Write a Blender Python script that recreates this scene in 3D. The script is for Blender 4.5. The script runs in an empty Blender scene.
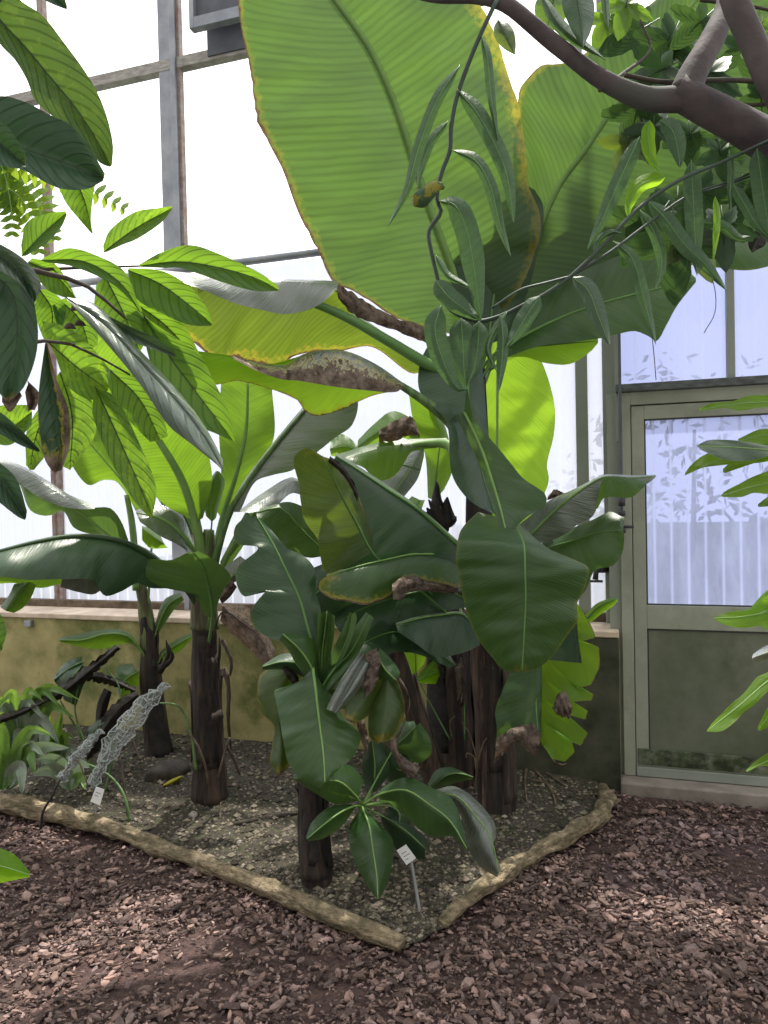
import bpy, bmesh, math, random
from mathutils import Vector, Matrix, noise
rnd = random.Random(7)
S = bpy.context.scene
COL = S.collection
# ---------------------------------------------------------------- camera
F = 740.0
PITCH, ROLL = math.radians(-1.1), math.radians(-1.26)
CAMP = Vector((0, 0, 1.6))
RM = Matrix.Rotation(math.pi / 2 + PITCH, 3, 'X') @ Matrix.Rotation(ROLL, 3, 'Z')
cd = bpy.data.cameras.new('camera'); cam = bpy.data.objects.new('camera', cd); COL.objects.link(cam)
cd.sensor_fit = 'HORIZONTAL'; cd.sensor_width = 36; cd.lens = F / 768 * 36
cd.clip_start = .05; cd.clip_end = 200
cam.matrix_world = Matrix.Translation(CAMP) @ RM.to_4x4()
S.camera = cam

def ray(x, y):
    return RM @ Vector(((x - 384) / F, -(y - 512) / F, -1))
def P(x, y, d):
    v = ray(x, y); return CAMP + v * (d / v.y)
def G(x, y, h=0.0):
    v = ray(x, y); return CAMP + v * ((h - CAMP.z) / v.z)
TH = math.radians(17.5)
A = Vector((math.cos(TH), -math.sin(TH), 0)); N = Vector((math.sin(TH), math.cos(TH), 0))
WC = 4.39 * math.cos(TH)
def wa(x, y, off=0.0):                       # pixel -> (a, z) on the plane `off` behind the face of the low wall
    v = ray(x, y); p = CAMP + v * ((WC + off - N.dot(CAMP)) / N.dot(v)); return A.dot(p), p.z
def W(a, off, z): return A * a + N * (WC + off) + Vector((0, 0, z))

# ---------------------------------------------------------------- objects
def tag(o, label=None, cat=None, group=None, kind=None):
    if label: o['label'] = label
    if cat: o['category'] = cat
    if group: o['group'] = group
    if kind: o['kind'] = kind
    return o
def empty(name, loc, label, cat, group=None):
    o = bpy.data.objects.new(name, None); COL.objects.link(o); o.location = loc; o.empty_display_size = .05
    return tag(o, label, cat, group)
def link(name, me, mat, parent=None, smooth=True):
    o = bpy.data.objects.new(name, me); COL.objects.link(o)
    if mat: me.materials.append(mat)
    if smooth: me.polygons.foreach_set('use_smooth', [True] * len(me.polygons))
    if parent:
        o.parent = parent
        q = parent; T = Vector((0, 0, 0))
        while q: T += q.location; q = q.parent
        me.transform(Matrix.Translation(-T))
    return o
class MB:
    def __init__(s): s.v = []; s.f = []; s.c = []
    def add(s, vs, fs, c=None):
        b = len(s.v); s.v += [tuple(v) for v in vs]; s.f += [tuple(b + i for i in f) for f in fs]
        if c is not None: s.c += [c] * len(vs)
    def box(s, c8): s.add(c8, [(0, 1, 3, 2), (4, 6, 7, 5), (0, 4, 5, 1), (2, 3, 7, 6), (0, 2, 6, 4), (1, 5, 7, 3)])
    def wbox(s, a0, a1, o0, o1, z0, z1): s.box([W(a, o, z) for a in (a0, a1) for o in (o0, o1) for z in (z0, z1)])
    def tube(s, pts, rad, sides=10, wob=0, seed=0):
        n = len(pts); rings = []; up = None
        for i in range(n):
            t = (pts[min(i + 1, n - 1)] - pts[max(i - 1, 0)]).normalized()
            if up is None: up = t.orthogonal().normalized()
            up = (up - t * up.dot(t)).normalized(); b = t.cross(up)
            r = rad[i] if isinstance(rad, (list, tuple)) else rad
            for k in range(sides):
                a = 2 * math.pi * k / sides; d = up * math.cos(a) + b * math.sin(a)
                rr = r * (1 + wob * noise.noise(pts[i] * 9 + d * 1.3 + Vector((seed, 0, 0)))) if wob else r
                rings.append(pts[i] + d * rr)
        fs = [(i * sides + k, i * sides + (k + 1) % sides, (i + 1) * sides + (k + 1) % sides, (i + 1) * sides + k) for i in range(n - 1) for k in range(sides)]
        fs += [tuple(range(sides))[::-1], tuple((n - 1) * sides + k for k in range(sides))]
        s.add(rings, fs)
    def build(s, name, mat, parent=None, smooth=False, bevel=0):
        me = bpy.data.meshes.new(name); me.from_pydata(s.v, [], s.f)
        if s.c:
            at = me.color_attributes.new('tone', 'FLOAT_COLOR', 'POINT')
            at.data.foreach_set('color', [q for c in s.c for q in (c if isinstance(c, tuple) else (c, c, c, 1))])
        bm = bmesh.new(); bm.from_mesh(me); bmesh.ops.recalc_face_normals(bm, faces=bm.faces); bm.to_mesh(me); bm.free()
        me.update()
        o = link(name, me, mat, parent, smooth)
        if bevel:
            m = o.modifiers.new('bevel', 'BEVEL'); m.width = bevel; m.segments = 2; m.limit_method = 'ANGLE'
        return o
def catmull(p, n):
    """resample a list of Vectors to n points, through every control point"""
    if len(p) == 1: return [p[0]] * n
    L = [0.0]
    for a, b in zip(p, p[1:]): L.append(L[-1] + max((b - a).length, 1e-6))
    out = []; j = 0
    q = [p[0] * 2 - p[1]] + list(p) + [p[-1] * 2 - p[-2]]
    for i in range(n):
        s = L[-1] * i / (n - 1)
        while j < len(p) - 2 and s > L[j + 1]: j += 1
        t = (s - L[j]) / (L[j + 1] - L[j]); a, b, c, d = q[j:j + 4]
        h = L[j + 1] - L[j]; h0 = (b - a).length or h; h2 = (d - c).length or h
        m1 = (c - a) * (h / (h + h0)); m2 = (d - b) * (h / (h + h2))
        t2, t3 = t * t, t * t * t
        out.append(b * (2 * t3 - 3 * t2 + 1) + m1 * (t3 - 2 * t2 + t) + c * (-2 * t3 + 3 * t2) + m2 * (t3 - t2))
    return out
def linres(p, n):
    L = [0.0]; out = []; j = 0
    for a, b in zip(p, p[1:]): L.append(L[-1] + max((b - a).length, 1e-6))
    for i in range(n):
        s = L[-1] * i / (n - 1)
        while j < len(p) - 2 and s > L[j + 1]: j += 1
        out.append(p[j].lerp(p[j + 1], (s - L[j]) / (L[j + 1] - L[j])))
    return out
def fillz(pts):
    """(x, y[, d]) control points; missing depths are interpolated between the given ones"""
    k = [i for i, p in enumerate(pts) if len(p) > 2]; out = []
    for i, p in enumerate(pts):
        if len(p) > 2: d = p[2]
        else:
            lo = [q for q in k if q < i]; hi = [q for q in k if q > i]
            if lo and hi:
                a, b = lo[-1], hi[0]; d = pts[a][2] + (pts[b][2] - pts[a][2]) * (i - a) / (b - a)
            else: d = pts[lo[-1] if lo else hi[0]][2]
        out.append(Vector((p[0], p[1], d)))
    return out
def path(pts, n): return [P(v.x, v.y, v.z) for v in catmull(fillz(pts), n)]
def ramp(v, t):
    if not isinstance(v, (tuple, list)): return v
    x = t * (len(v) - 1); i = min(int(x), len(v) - 2); return v[i] + (v[i + 1] - v[i]) * (x - i)
seedc = [0]
def leaf(par, mat, M, L, R, dl=.06, dr=.06, bulge=.06, ruf=.008, rib=None, ribr=(.011, .003), pet=None, dry=(0, 0, 0), yel=(.04, .04, .03), ribmat=None, name='leaf', n=None, m=6, pleat=1.0, pl=16, rag=0, saw=0, lin=False):
    """one leaf blade: midrib M and the two margins L, R (base to tip), joined by a curved surface; its midrib is a sub-part"""
    seedc[0] += 1; sd = seedc[0] * 3.7
    Mz = fillz(M); px = sum((b - a).length for a, b in zip(Mz, Mz[1:]))
    n = n or max(14, min(60, int(px / 4)))
    Ms = catmull(Mz, n)
    def edge(E, off):
        e = []
        for i, q in enumerate((linres if lin else catmull)([Vector((p[0], p[1], 0)) for p in E], n)):
            t = i / (n - 1); e.append(Vector((q.x, q.y, Ms[i].z + ramp(off, t))))
        return e
    vs = []; fs = []; uv = []; msk = []
    Ls, Rs = edge(L, dl), edge(R, dr)
    if rag or saw:
        for E in (Ls, Rs):
            for i in range(1, n - 1): E[i] += (Vector((Ms[i].x, Ms[i].y, 0)) - Vector((E[i].x, E[i].y, 0))) * (rag * max(0, noise.noise(Vector((i * .9, sd, 0)))) + saw * (i % 4) / 3 * (.6 + noise.noise(Vector((i * .31, sd, 3)))))
    cols = [-k / m for k in range(m, 0, -1)] + [0] + [k / m for k in range(1, m + 1)]
    for i in range(n):
        t = i / (n - 1); c = P(*Ms[i]); l = P(*Ls[i]); r = P(*Rs[i]); back = (CAMP - c).normalized()
        for s in cols:
            e = l if s < 0 else r; a = abs(s); w = (e - c).length
            p = c.lerp(e, a) + back * (bulge * w * math.sin(math.pi * a))
            nz = noise.noise(Vector((t * 7 + sd, s * 1.5, sd)))
            nz2 = noise.noise(Vector((t * pl + sd, s * 1.1, sd * 2)))
            p += back * (min(w, .4) * .05 * pleat * nz2 * min(1, a * 3)) 
            p += back * (ruf * a * (math.sin(t * 23 + sd + 2 * s) * .6 + nz * 1.6))
            vs.append(p); uv.append((s * .5 + .5, t))
            de, ye = (dry[0], yel[0]) if s < 0 else (dry[1], yel[1])
            msk.append((de, ye + de * 1.5, dry[2], yel[2] + dry[2] * 1.5))
    k = 2 * m + 1
    for i in range(n - 1):
        for j in range(k - 1): fs.append((i * k + j, i * k + j + 1, (i + 1) * k + j + 1, (i + 1) * k + j))
    me = bpy.data.meshes.new(name); me.from_pydata(vs, [], fs)
    ul = me.uv_layers.new(name='leafuv')
    ul.data.foreach_set('uv', [q for lp in me.loops for q in uv[lp.vertex_index]])
    at = me.color_attributes.new('mask', 'FLOAT_COLOR', 'POINT'); at.data.foreach_set('color', [q for c in msk for q in c])
    o = link(name, me, mat, par)
    if rib is not False:
        pts = [tuple(p) for p in (fillz(pet + [M[0] if len(M[0]) > 2 else (M[0][0], M[0][1], Mz[0].z)])[:-1] if pet else [])] + [tuple(q) for q in (fillz(rib) if rib else Mz)]
        nn = max(10, n); pp = path(pts, nn); np_ = len(pet) if pet else 0
        k_ = .72 if ribr[0] < .018 else .95; rad = [k_ * (ribr[0] + (ribr[1] - ribr[0]) * (i / (nn - 1))) for i in range(nn)]
        pp = [q + (CAMP - q).normalized() * rad[i] * .2 for i, q in enumerate(pp)]
        b = MB(); b.tube(pp, rad, 7); b.build('midrib', ribmat or MT['rib'], o, True)
    return o
def prof(t, kind):
    if kind == 'ovate': return math.sin(math.pi * min(1, t ** .8)) ** .8 if 0 < t < 1 else 0
    if kind == 'drip': return (math.sin(math.pi * t ** .75) ** .85) * (1 if t < .85 else 1 - ((t - .85) / .15) * .35) if 0 < t < 1 else 0
    if kind == 'strap': return min(1, (t / .18) ** .6) * min(1, ((1 - t) / .45) ** .7) if 0 < t < 1 else 0
    return math.sin(math.pi * t)
def sleaf(par, mat, M, w, kind='ovate', asym=1.0, **kw):
    """a symmetrical leaf: midrib and half width in pixels at its own distance"""
    Mz = fillz(M); c = catmull(Mz, 13); L = []; R = []
    for i in range(13):
        t = i / 12; d = c[min(i + 1, 12)] - c[max(i - 1, 0)]; q = Vector((-d.y, d.x)).normalized() * w * prof(t, kind)
        L.append((c[i].x + q.x, c[i].y + q.y)); R.append((c[i].x - q.x * asym, c[i].y - q.y * asym))
    return leaf(par, mat, M, L, R, **kw)
def strip(par, mat, top, bot, d, name='dry_strip', dd=0.03, bulge=.1):
    """a hanging piece of dead leaf between two edges"""
    mid = [((a[0] + b[0]) / 2, (a[1] + b[1]) / 2) for a, b in zip(top, bot)]
    mid[0] = mid[0] + (d,) if not isinstance(d, tuple) else mid[0] + (d[0],)
    mid[-1] = mid[-1][:2] + ((d,) if not isinstance(d, tuple) else (d[1],))
    return leaf(par, mat, mid, top, bot, dl=dd, dr=dd, bulge=bulge, ruf=.016, rib=False, name=name, yel=(0, 0, 0), m=5, n=26, pleat=5, pl=9, rag=.35)
# ---------------------------------------------------------------- materials
MT = {}
def nm(name):
    m = bpy.data.materials.new(name); m.use_nodes = True; t = m.node_tree; t.nodes.clear(); MT[name] = m
    out = t.nodes.new('ShaderNodeOutputMaterial')
    def nd(kind, **kw):
        n = t.nodes.new('ShaderNode' + kind)
        for k, v in kw.items():
            if k in n.inputs.keys():
                if hasattr(v, 'is_linked') or isinstance(v, bpy.types.NodeSocket): t.links.new(v, n.inputs[k])
                else: n.inputs[k].default_value = v
            else: setattr(n, k, v)
        return n
    def lk(a, b): t.links.new(a, b)
    return m, t, out, nd, lk
def mth(nd, lk, op, a, b=None, c=None):
    n = nd('Math', operation=op)
    for i, v in enumerate((a, b, c)):
        if v is None: continue
        if isinstance(v, (int, float)): n.inputs[i].default_value = v
        else: lk(v, n.inputs[i])
    return n.outputs[0]
def mixc(nd, lk, f, a, b, mode='MIX'):
    n = nd('Mix', data_type='RGBA', blend_type=mode)
    for i, v in ((0, f), (6, a), (7, b)):
        if isinstance(v, bpy.types.NodeSocket): lk(v, n.inputs[i])
        elif isinstance(v, (int, float)): n.inputs[i].default_value = v
        else: n.inputs[i].default_value = (*v, 1)
    return n.outputs[2]
def leafmat(name, diff, trans, tmix=.5, veins=50, slant=.25, vdark=.12, gloss=.5, rough=.38, ywc=(.45, .36, .03), thin=.5, bump=.3, mott=0, streak=.8, pinnate=False, dead=False):
    m, t, out, nd, lk = nm(name)
    uv = nd('UVMap', uv_map='leafuv').outputs[0]; sp = nd('SeparateXYZ', Vector=uv)
    at = nd('Attribute', attribute_name='mask'); sm = nd('SeparateColor', Color=at.outputs['Color'])
    ob = nd('TexCoord').outputs['Object']
    s = mth(nd, lk, 'ABSOLUTE', mth(nd, lk, 'SUBTRACT', sp.outputs[0], .5))            # 0 at midrib, .5 at margin
    nz = nd('TexNoise', Vector=ob, Scale=5.0, Detail=4.0).outputs[0]
    s_c = mth(nd, lk, 'MULTIPLY_ADD', mth(nd, lk, 'MULTIPLY', s, s), .55, mth(nd, lk, 'MULTIPLY', s, slant * .6)) if pinnate else mth(nd, lk, 'MULTIPLY', s, slant)
    ph = mth(nd, lk, 'ADD', mth(nd, lk, 'SUBTRACT', sp.outputs[1], s_c), mth(nd, lk, 'MULTIPLY', nz, .012))
    w = mth(nd, lk, 'SINE', mth(nd, lk, 'MULTIPLY', ph, veins * 6.2832))
    w = mth(nd, lk, 'POWER', mth(nd, lk, 'MULTIPLY_ADD', w, .5, .5), 1 / thin)          # narrow ridges
    cv = nd('CombineXYZ'); lk(mth(nd, lk, 'MULTIPLY', ph, 42.0), cv.inputs[0]); lk(mth(nd, lk, 'MULTIPLY', sp.outputs[0], 2.2), cv.inputs[1]); lk(mth(nd, lk, 'MULTIPLY', nz, .4), cv.inputs[2])
    sk = nd('TexNoise', Vector=cv.outputs[0], Scale=1.0, Detail=3.0, Roughness=.65).outputs[0]   # pleats running from midrib to margin
    big = nd('TexNoise', Vector=ob, Scale=2.2, Detail=2.0).outputs[0]
    fine = nd('TexNoise', Vector=ob, Scale=38.0, Detail=5.0, Roughness=.7).outputs[0]
    e = mth(nd, lk, 'MULTIPLY', s, 2.0)
    def margin(side, tip, soft):
        x = mth(nd, lk, 'ADD', mth(nd, lk, 'SUBTRACT', e, 1.0), mth(nd, lk, 'MULTIPLY', side, mth(nd, lk, 'MULTIPLY_ADD', fine, 3.4, -.7)))
        y = mth(nd, lk, 'ADD', mth(nd, lk, 'SUBTRACT', sp.outputs[1], 1.0), mth(nd, lk, 'MULTIPLY', tip, mth(nd, lk, 'MULTIPLY_ADD', fine, 3.4, -.7)))
        n = mth(nd, lk, 'DIVIDE', mth(nd, lk, 'MAXIMUM', x, y), soft); n.node.use_clamp = True
        return n
    dry = margin(sm.outputs[0], sm.outputs[2], .02); yl = margin(sm.outputs[1], at.outputs['Alpha'], .12)
    fac = mth(nd, lk, 'MULTIPLY', w, vdark)
    def tint(c, k):
        a = mixc(nd, lk, mth(nd, lk, 'MULTIPLY_ADD', big, .7, -.1), c, tuple(q * k for q in c))
        a = mixc(nd, lk, mth(nd, lk, 'MULTIPLY', mth(nd, lk, 'GREATER_THAN', sk, .5), 0.0) if pinnate else mth(nd, lk, 'MULTIPLY_ADD', sk, 1.6 * streak, -.45 * streak), a, tuple(q * .45 for q in c))
        a = mixc(nd, lk, fac, a, tuple(q * .3 for q in c))
        a = mixc(nd, lk, mth(nd, lk, 'MULTIPLY', yl, .7), a, ywc if c is trans else tuple(q * .6 for q in ywc))
        if mott:
            mo = nd('TexNoise', Vector=ob, Scale=60.0, Detail=2.0).outputs[0]
            a = mixc(nd, lk, mth(nd, lk, 'MULTIPLY', mth(nd, lk, 'GREATER_THAN', mo, .56), mott), a, (c[0] * 1.7, c[1] * 1.45, c[2]))
        return a
    cr_ = nd('MapRange', Value=nd('TexNoise', Vector=ob, Scale=22.0, Detail=6.0, Roughness=.7).outputs[0]); cr_.inputs[1].default_value = .35; cr_.inputs[2].default_value = .68
    brown = mixc(nd, lk, cr_.outputs[0], (.05, .038, .033), (.29, .225, .18))
    if dead: dry = mth(nd, lk, 'ADD', dry, 1.0); dry.node.use_clamp = True
    dc = mixc(nd, lk, dry, tint(diff, .6), brown)
    tc = mixc(nd, lk, dry, tint(trans, .75), (.09, .05, .02))
    h = mth(nd, lk, 'MULTIPLY_ADD', sk, 4.0 if not pinnate else .8, mth(nd, lk, 'MULTIPLY', w, .35 if not pinnate else 1.2))
    if dead: h = mth(nd, lk, 'MULTIPLY', cr_.outputs[0], 8.0)
    bp = nd('Bump', Strength=bump, Distance=.0022, Height=h).outputs[0]
    d = nd('BsdfDiffuse', Color=dc, Normal=bp); tr = nd('BsdfTranslucent', Color=tc, Normal=bp)
    a = nd('MixShader', Fac=tmix); lk(d.outputs[0], a.inputs[1]); lk(tr.outputs[0], a.inputs[2])
    gl = nd('BsdfGlossy', Roughness=rough, Normal=bp, Color=(1, 1, .96, 1))
    lw = nd('LayerWeight', Blend=.5, Normal=bp); fr_ = mth(nd, lk, 'MULTIPLY_ADD', mth(nd, lk, 'POWER', lw.outputs['Facing'], 3.0), .38, .045)
    b = nd('MixShader', Fac=mth(nd, lk, 'MULTIPLY', fr_, mth(nd, lk, 'MULTIPLY', mth(nd, lk, 'SUBTRACT', 1, dry), gloss)))
    lk(a.outputs[0], b.inputs[1]); lk(gl.outputs[0], b.inputs[2]); lk(b.outputs[0], out.inputs[0]); return m
def solid(name, c1, c2=None, scale=8, rough=.7, bump=.2, stretch=(1, 1, 1), metal=0, detail=5, c3=None, tone=False, lo=.35, hi=.65, spec=.3, bd=.02):
    m, t, out, nd, lk = nm(name); c2 = c2 or tuple(q * .7 for q in c1)
    mp = nd('Mapping', Vector=nd('TexCoord').outputs['Object']); mp.inputs['Scale'].default_value = stretch
    nz = nd('TexNoise', Vector=mp.outputs[0], Scale=scale, Detail=detail, Roughness=.6).outputs[0]
    f = nd('MapRange', Value=nz); f.inputs[1].default_value = lo; f.inputs[2].default_value = hi
    col = mixc(nd, lk, f.outputs[0], c1, c2)
    if c3:
        n3 = nd('TexNoise', Vector=mp.outputs[0], Scale=scale * .37, Detail=6.0, Roughness=.7).outputs[0]
        f3 = nd('MapRange', Value=n3); f3.inputs[1].default_value = .48; f3.inputs[2].default_value = .62
        col = mixc(nd, lk, f3.outputs[0], col, c3)
    if tone: col = mixc(nd, lk, 1.0, col, nd('Attribute', attribute_name='tone').outputs['Color'], 'MULTIPLY')
    bp = nd('Bump', Strength=bump, Distance=bd, Height=nz).outputs[0]
    p = nd('BsdfPrincipled'); lk(col, p.inputs['Base Color']); lk(bp, p.inputs['Normal'])
    p.inputs['Roughness'].default_value = rough; p.inputs['Metallic'].default_value = metal; p.inputs['Specular IOR Level'].default_value = spec
    lk(p.outputs[0], out.inputs[0]); return m
# leaves
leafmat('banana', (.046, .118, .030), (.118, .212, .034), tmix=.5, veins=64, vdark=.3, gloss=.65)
leafmat('banana_dark_shaded', (.034, .082, .032), (0.029, 0.072, 0.014), tmix=.3, veins=60, vdark=.28, gloss=.7)  # dark leaves; for blades standing in shade, the shade is put into this colour
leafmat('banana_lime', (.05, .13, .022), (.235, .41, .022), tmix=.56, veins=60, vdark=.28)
leafmat('banana_silver', (.10, .125, .095), (0.058, 0.108, 0.022), tmix=.3, veins=60, vdark=.28, gloss=1.9, rough=.36, bump=.6)
leafmat('banana_old', (.06, .105, .03), (0.166, 0.238, 0.020), tmix=.5, veins=60, vdark=.28, ywc=(.42, .32, .035))
leafmat('dead', (.15, .095, .065), (0.086, 0.050, 0.022), tmix=.15, veins=40, vdark=.4, gloss=.1, rough=.6, dead=True, bump=.8)
leafmat('dead_dark', (.035, .028, .024), (0.014, 0.009, 0.006), tmix=.1, veins=14, vdark=.5, gloss=.2, rough=.5)
leafmat('cocoa', (.030, .085, .022), (.20, .36, .022), tmix=.5, veins=9, slant=.35, vdark=0.40, thin=.12, gloss=.35, pinnate=True, bump=.5)
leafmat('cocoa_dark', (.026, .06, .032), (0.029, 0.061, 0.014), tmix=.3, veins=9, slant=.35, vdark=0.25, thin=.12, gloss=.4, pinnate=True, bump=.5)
leafmat('cocoa_pale', (.045, .10, .022), (.24, .42, .03), tmix=.5, veins=9, slant=.35, vdark=0.40, thin=.14, gloss=.3, mott=.35, pinnate=True, bump=.5)
leafmat('cocoa_veined', (.04, .085, .025), (0.072, 0.124, 0.018), tmix=.45, veins=11, slant=.4, vdark=.5, thin=.12, gloss=.3, mott=.3, pinnate=True, bump=.5)
leafmat('cocoa_gloss', (.04, .07, .045), (0.036, 0.072, 0.014), tmix=.3, veins=9, slant=.35, vdark=0.22, thin=.12, gloss=1.5, rough=.36, pinnate=True, bump=.5)
leafmat('strap', (.055, .105, .055), (.13, .25, .045), tmix=.35, veins=1, slant=0, vdark=.05, gloss=.3, rough=.45)
leafmat('ginger_sunlit', (.10, .22, .02), (.46, .74, .04), tmix=.66, veins=60, slant=.5, vdark=.08, gloss=.15, streak=.4)  # ginger leaves; on banana blades this bright colour paints in their sunlit glow
leafmat('lily', (.17, .32, .08), (.30, .48, .06), tmix=.45, veins=1, slant=0, vdark=.05, gloss=.6, rough=.4)
leafmat('lily_grey', (.30, .37, .28), (.20, .28, .12), tmix=.3, veins=1, slant=0, vdark=.05, gloss=.9, rough=.4)
leafmat('fern', (.09, .20, .02), (0.302, 0.432, 0.029), tmix=.6, veins=3, slant=.1, vdark=.1, gloss=.1)
leafmat('canopy', (.04, .085, .035), (.055, .105, .02), tmix=.45, veins=7, slant=.4, vdark=.3, thin=.2, gloss=.08, pinnate=True, bump=.5)
solid('rib', (.10, .20, .055), (.07, .15, .04), 6, .5, .05)
solid('rib_pale', (.155, .26, .07), (.11, .20, .05), 6, .5, .05)
solid('rib_dark', (.03, .06, .02), (.02, .04, .015), 6, .5, .05)
solid('stalk', (.11, .19, .06), (.05, .09, .03), 5, .5, .1, stretch=(6, 6, 1))
solid('pseudostem', (.015, .0115, .0105), (.055, .038, .029), 9, .8, .6, stretch=(5, 5, .7), c3=(.012, .010, .009))
solid('sheath', (.085, .056, .040), (.036, .024, .019), 9, .75, .5, stretch=(6, 6, .6), c3=(.02, .015, .013))
solid('sheath_light', (.19, .125, .095), (.05, .032, .026), 9, .75, .5, stretch=(6, 6, .6), c3=(.03, .02, .018))
solid('sheath_green', (.13, .17, .06), (.06, .06, .03), 9, .65, .3, stretch=(6, 6, .6), c3=(.05, .035, .02))
solid('black_dry', (.010, .009, .010), (.035, .028, .024), 14, .7, .5)
solid('log', (.34, .27, .17), (.10, .072, .042), 11, .85, 1.0, stretch=(2, 2, 6), c3=(.10, .085, .045), bd=.03)
solid('bark', (.070, .052, .05), (.036, .027, .028), 12, .8, .35, c3=(.05, .048, .04))
solid('twig', (.03, .026, .02), (.06, .045, .03), 20, .8, .3)
solid('vine_stem', (.03, .05, .03), (.018, .028, .018), 12, .5, .1)
solid('dry_twig', (.16, .12, .08), (.07, .05, .035), 14, .8, .3)
solid('mulch_ground', (.085, .05, .043), (.035, .021, .019), 60, .95, .8, c3=(.085, .052, .044))
solid('chips', (.245, .165, .14), (.12, .078, .068), 30, .85, .4, tone=True, spec=.25)
solid('soil', (.062, .05, .037), (.026, .022, .017), 50, .95, .8, c3=(.05, .055, .025))
solid('pebbles', (.20, .17, .135), (.09, .078, .06), 40, .85, .2, tone=True)
solid('stone', (.33, .29, .25), (.20, .17, .15), 18, .8, .4)
solid('dark_stone', (.07, .058, .045), (.03, .025, .02), 14, .75, .6)
solid('concrete', (.36, .31, .14), (.19, .175, .065), 5, .85, .35, c3=(.11, .125, .035), bd=.012)
solid('sill', (.62, .50, .38), (.42, .33, .25), 9, .8, .2)
solid('wet_concrete', (.075, .075, .05), (.03, .036, .018), 5, .8, .4, c3=(.012, .017, .012))
solid('threshold', (.27, .23, .20), (.17, .145, .125), 9, .85, .3)
solid('grey_paint', (.27, .285, .245), (.21, .23, .195), 3, .5, .04, spec=.4)
solid('door_paint', (.31, .325, .255), (.25, .265, .20), 4, .5, .05, c3=(.21, .225, .165), spec=.4)
solid('door_panel', (.16, .17, .12), (.10, .115, .075), 2.6, .6, .08, c3=(.075, .09, .05), stretch=(1, 1, .8))
solid('mossy_metal', (.16, .17, .12), (.04, .06, .02), 16, .8, .4, c3=(.022, .028, .012))
solid('galvanised', (.30, .31, .33), (.20, .21, .24), 7, .4, .05, metal=.5)
solid('rust_edge', (.20, .12, .09), (.30, .26, .25), 20, .7, .2)
solid('dirty_rail', (.36, .34, .31), (.20, .18, .16), 14, .6, .2, stretch=(1, 1, 4))
solid('transom', (.12, .13, .125), (.055, .06, .06), 16, .7, .3, stretch=(1, 1, 3))
solid('vent_grey', (.10, .105, .12), (.07, .075, .09), 8, .6, .1)
solid('white_tag', (.82, .82, .80), (.75, .75, .72), 8, .5, 0)
solid('stake', (.28, .28, .27), (.2, .2, .19), 8, .5, 0)
solid('ink', (.12, .12, .12), (.10, .10, .10), 8, .6, 0)
solid('black_metal', (.03, .03, .032), (.05, .045, .045), 9, .5, .1)
solid('grass', (.06, .09, .04), (.03, .05, .02), 5, .95, .3)
solid('yellow_dry', (.50, .42, .06), (.35, .28, .05), 20, .6, .1)
def glassmat(name, tint, k_tr, tl, streak=True):
    m, t, out, nd, lk = nm(name)
    tp = nd('BsdfTransparent'); tp.inputs[0].default_value = (*tint, 1)
    ts = nd('BsdfTranslucent'); ts.inputs[0].default_value = (*tl, 1)
    mx = nd('MixShader')
    if streak:
        sp = nd('SeparateXYZ', Vector=nd('UVMap', uv_map='paneuv').outputs[0])
        ribs = mth(nd, lk, 'POWER', mth(nd, lk, 'MULTIPLY_ADD', mth(nd, lk, 'SINE', mth(nd, lk, 'MULTIPLY', sp.outputs[0], 6.2832 / .085)), .5, .5), 14)
        mp = nd('Mapping', Vector=nd('TexCoord').outputs['Object']); mp.inputs['Scale'].default_value = (1, 1, .25)
        nz = nd('TexNoise', Vector=mp.outputs[0], Scale=7.0, Detail=6.0, Roughness=.65).outputs[0]
        dirt = nd('MapRange', Value=nz); dirt.inputs[1].default_value = .4; dirt.inputs[2].default_value = .7
        f = mth(nd, lk, 'ADD', mth(nd, lk, 'MULTIPLY', ribs, .35), mth(nd, lk, 'MULTIPLY_ADD', dirt.outputs[0], .3, k_tr)); f.node.use_clamp = True
        lk(f, mx.inputs[0])
    else: mx.inputs[0].default_value = k_tr
    lk(tp.outputs[0], mx.inputs[1]); lk(ts.outputs[0], mx.inputs[2])
    gl = nd('BsdfGlossy', Roughness=.15); fin = nd('MixShader', Fac=.04)
    lk(mx.outputs[0], fin.inputs[1]); lk(gl.outputs[0], fin.inputs[2]); lk(fin.outputs[0], out.inputs[0])
glassmat('polycarbonate', (.35, .365, .46), .60, (.44, .455, .54))
glassmat('polycarbonate_blue', (.24, .268, .45), .52, (.29, .318, .50))
glassmat('clear_glass', (.97, .98, .98), .02, (.9, .9, .9), False)
# ---------------------------------------------------------------- light
w = bpy.data.worlds.new('sky'); S.world = w; w.use_nodes = True; wt = w.node_tree; wt.nodes.clear()
def wn(k): return wt.nodes.new('ShaderNode' + k)
tc = wn('TexCoord'); dp = wn('VectorMath'); dp.operation = 'DOT_PRODUCT'; dp.inputs[1].default_value = (.2, .85, .5)
wt.links.new(tc.outputs['Generated'], dp.inputs[0])
cr = wn('ValToRGB'); mr = wn('MapRange'); mr.inputs[1].default_value = -1; mr.inputs[2].default_value = 1
wt.links.new(dp.outputs['Value'], mr.inputs[0]); wt.links.new(mr.outputs[0], cr.inputs[0])
e = cr.color_ramp.elements; e[0].position = 0; e[0].color = (.33, .325, .31, 1); e[1].position = 1; e[1].color = (1, 1, 1, 1)
q = cr.color_ramp.elements.new(.45); q.color = (.54, .54, .53, 1); q = cr.color_ramp.elements.new(.62); q.color = (.95, .97, 1, 1)
bg = wn('Background'); bg.inputs[1].default_value = 1.45; wo = wn('OutputWorld')
wt.links.new(cr.outputs[0], bg.inputs[0]); wt.links.new(bg.outputs[0], wo.inputs[0])
sd = bpy.data.lights.new('sun', 'SUN'); sd.energy = 4.3; sd.angle = math.radians(1.2); sd.color = (1, .96, .88)
sun = bpy.data.objects.new('sun', sd); COL.objects.link(sun)
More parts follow.
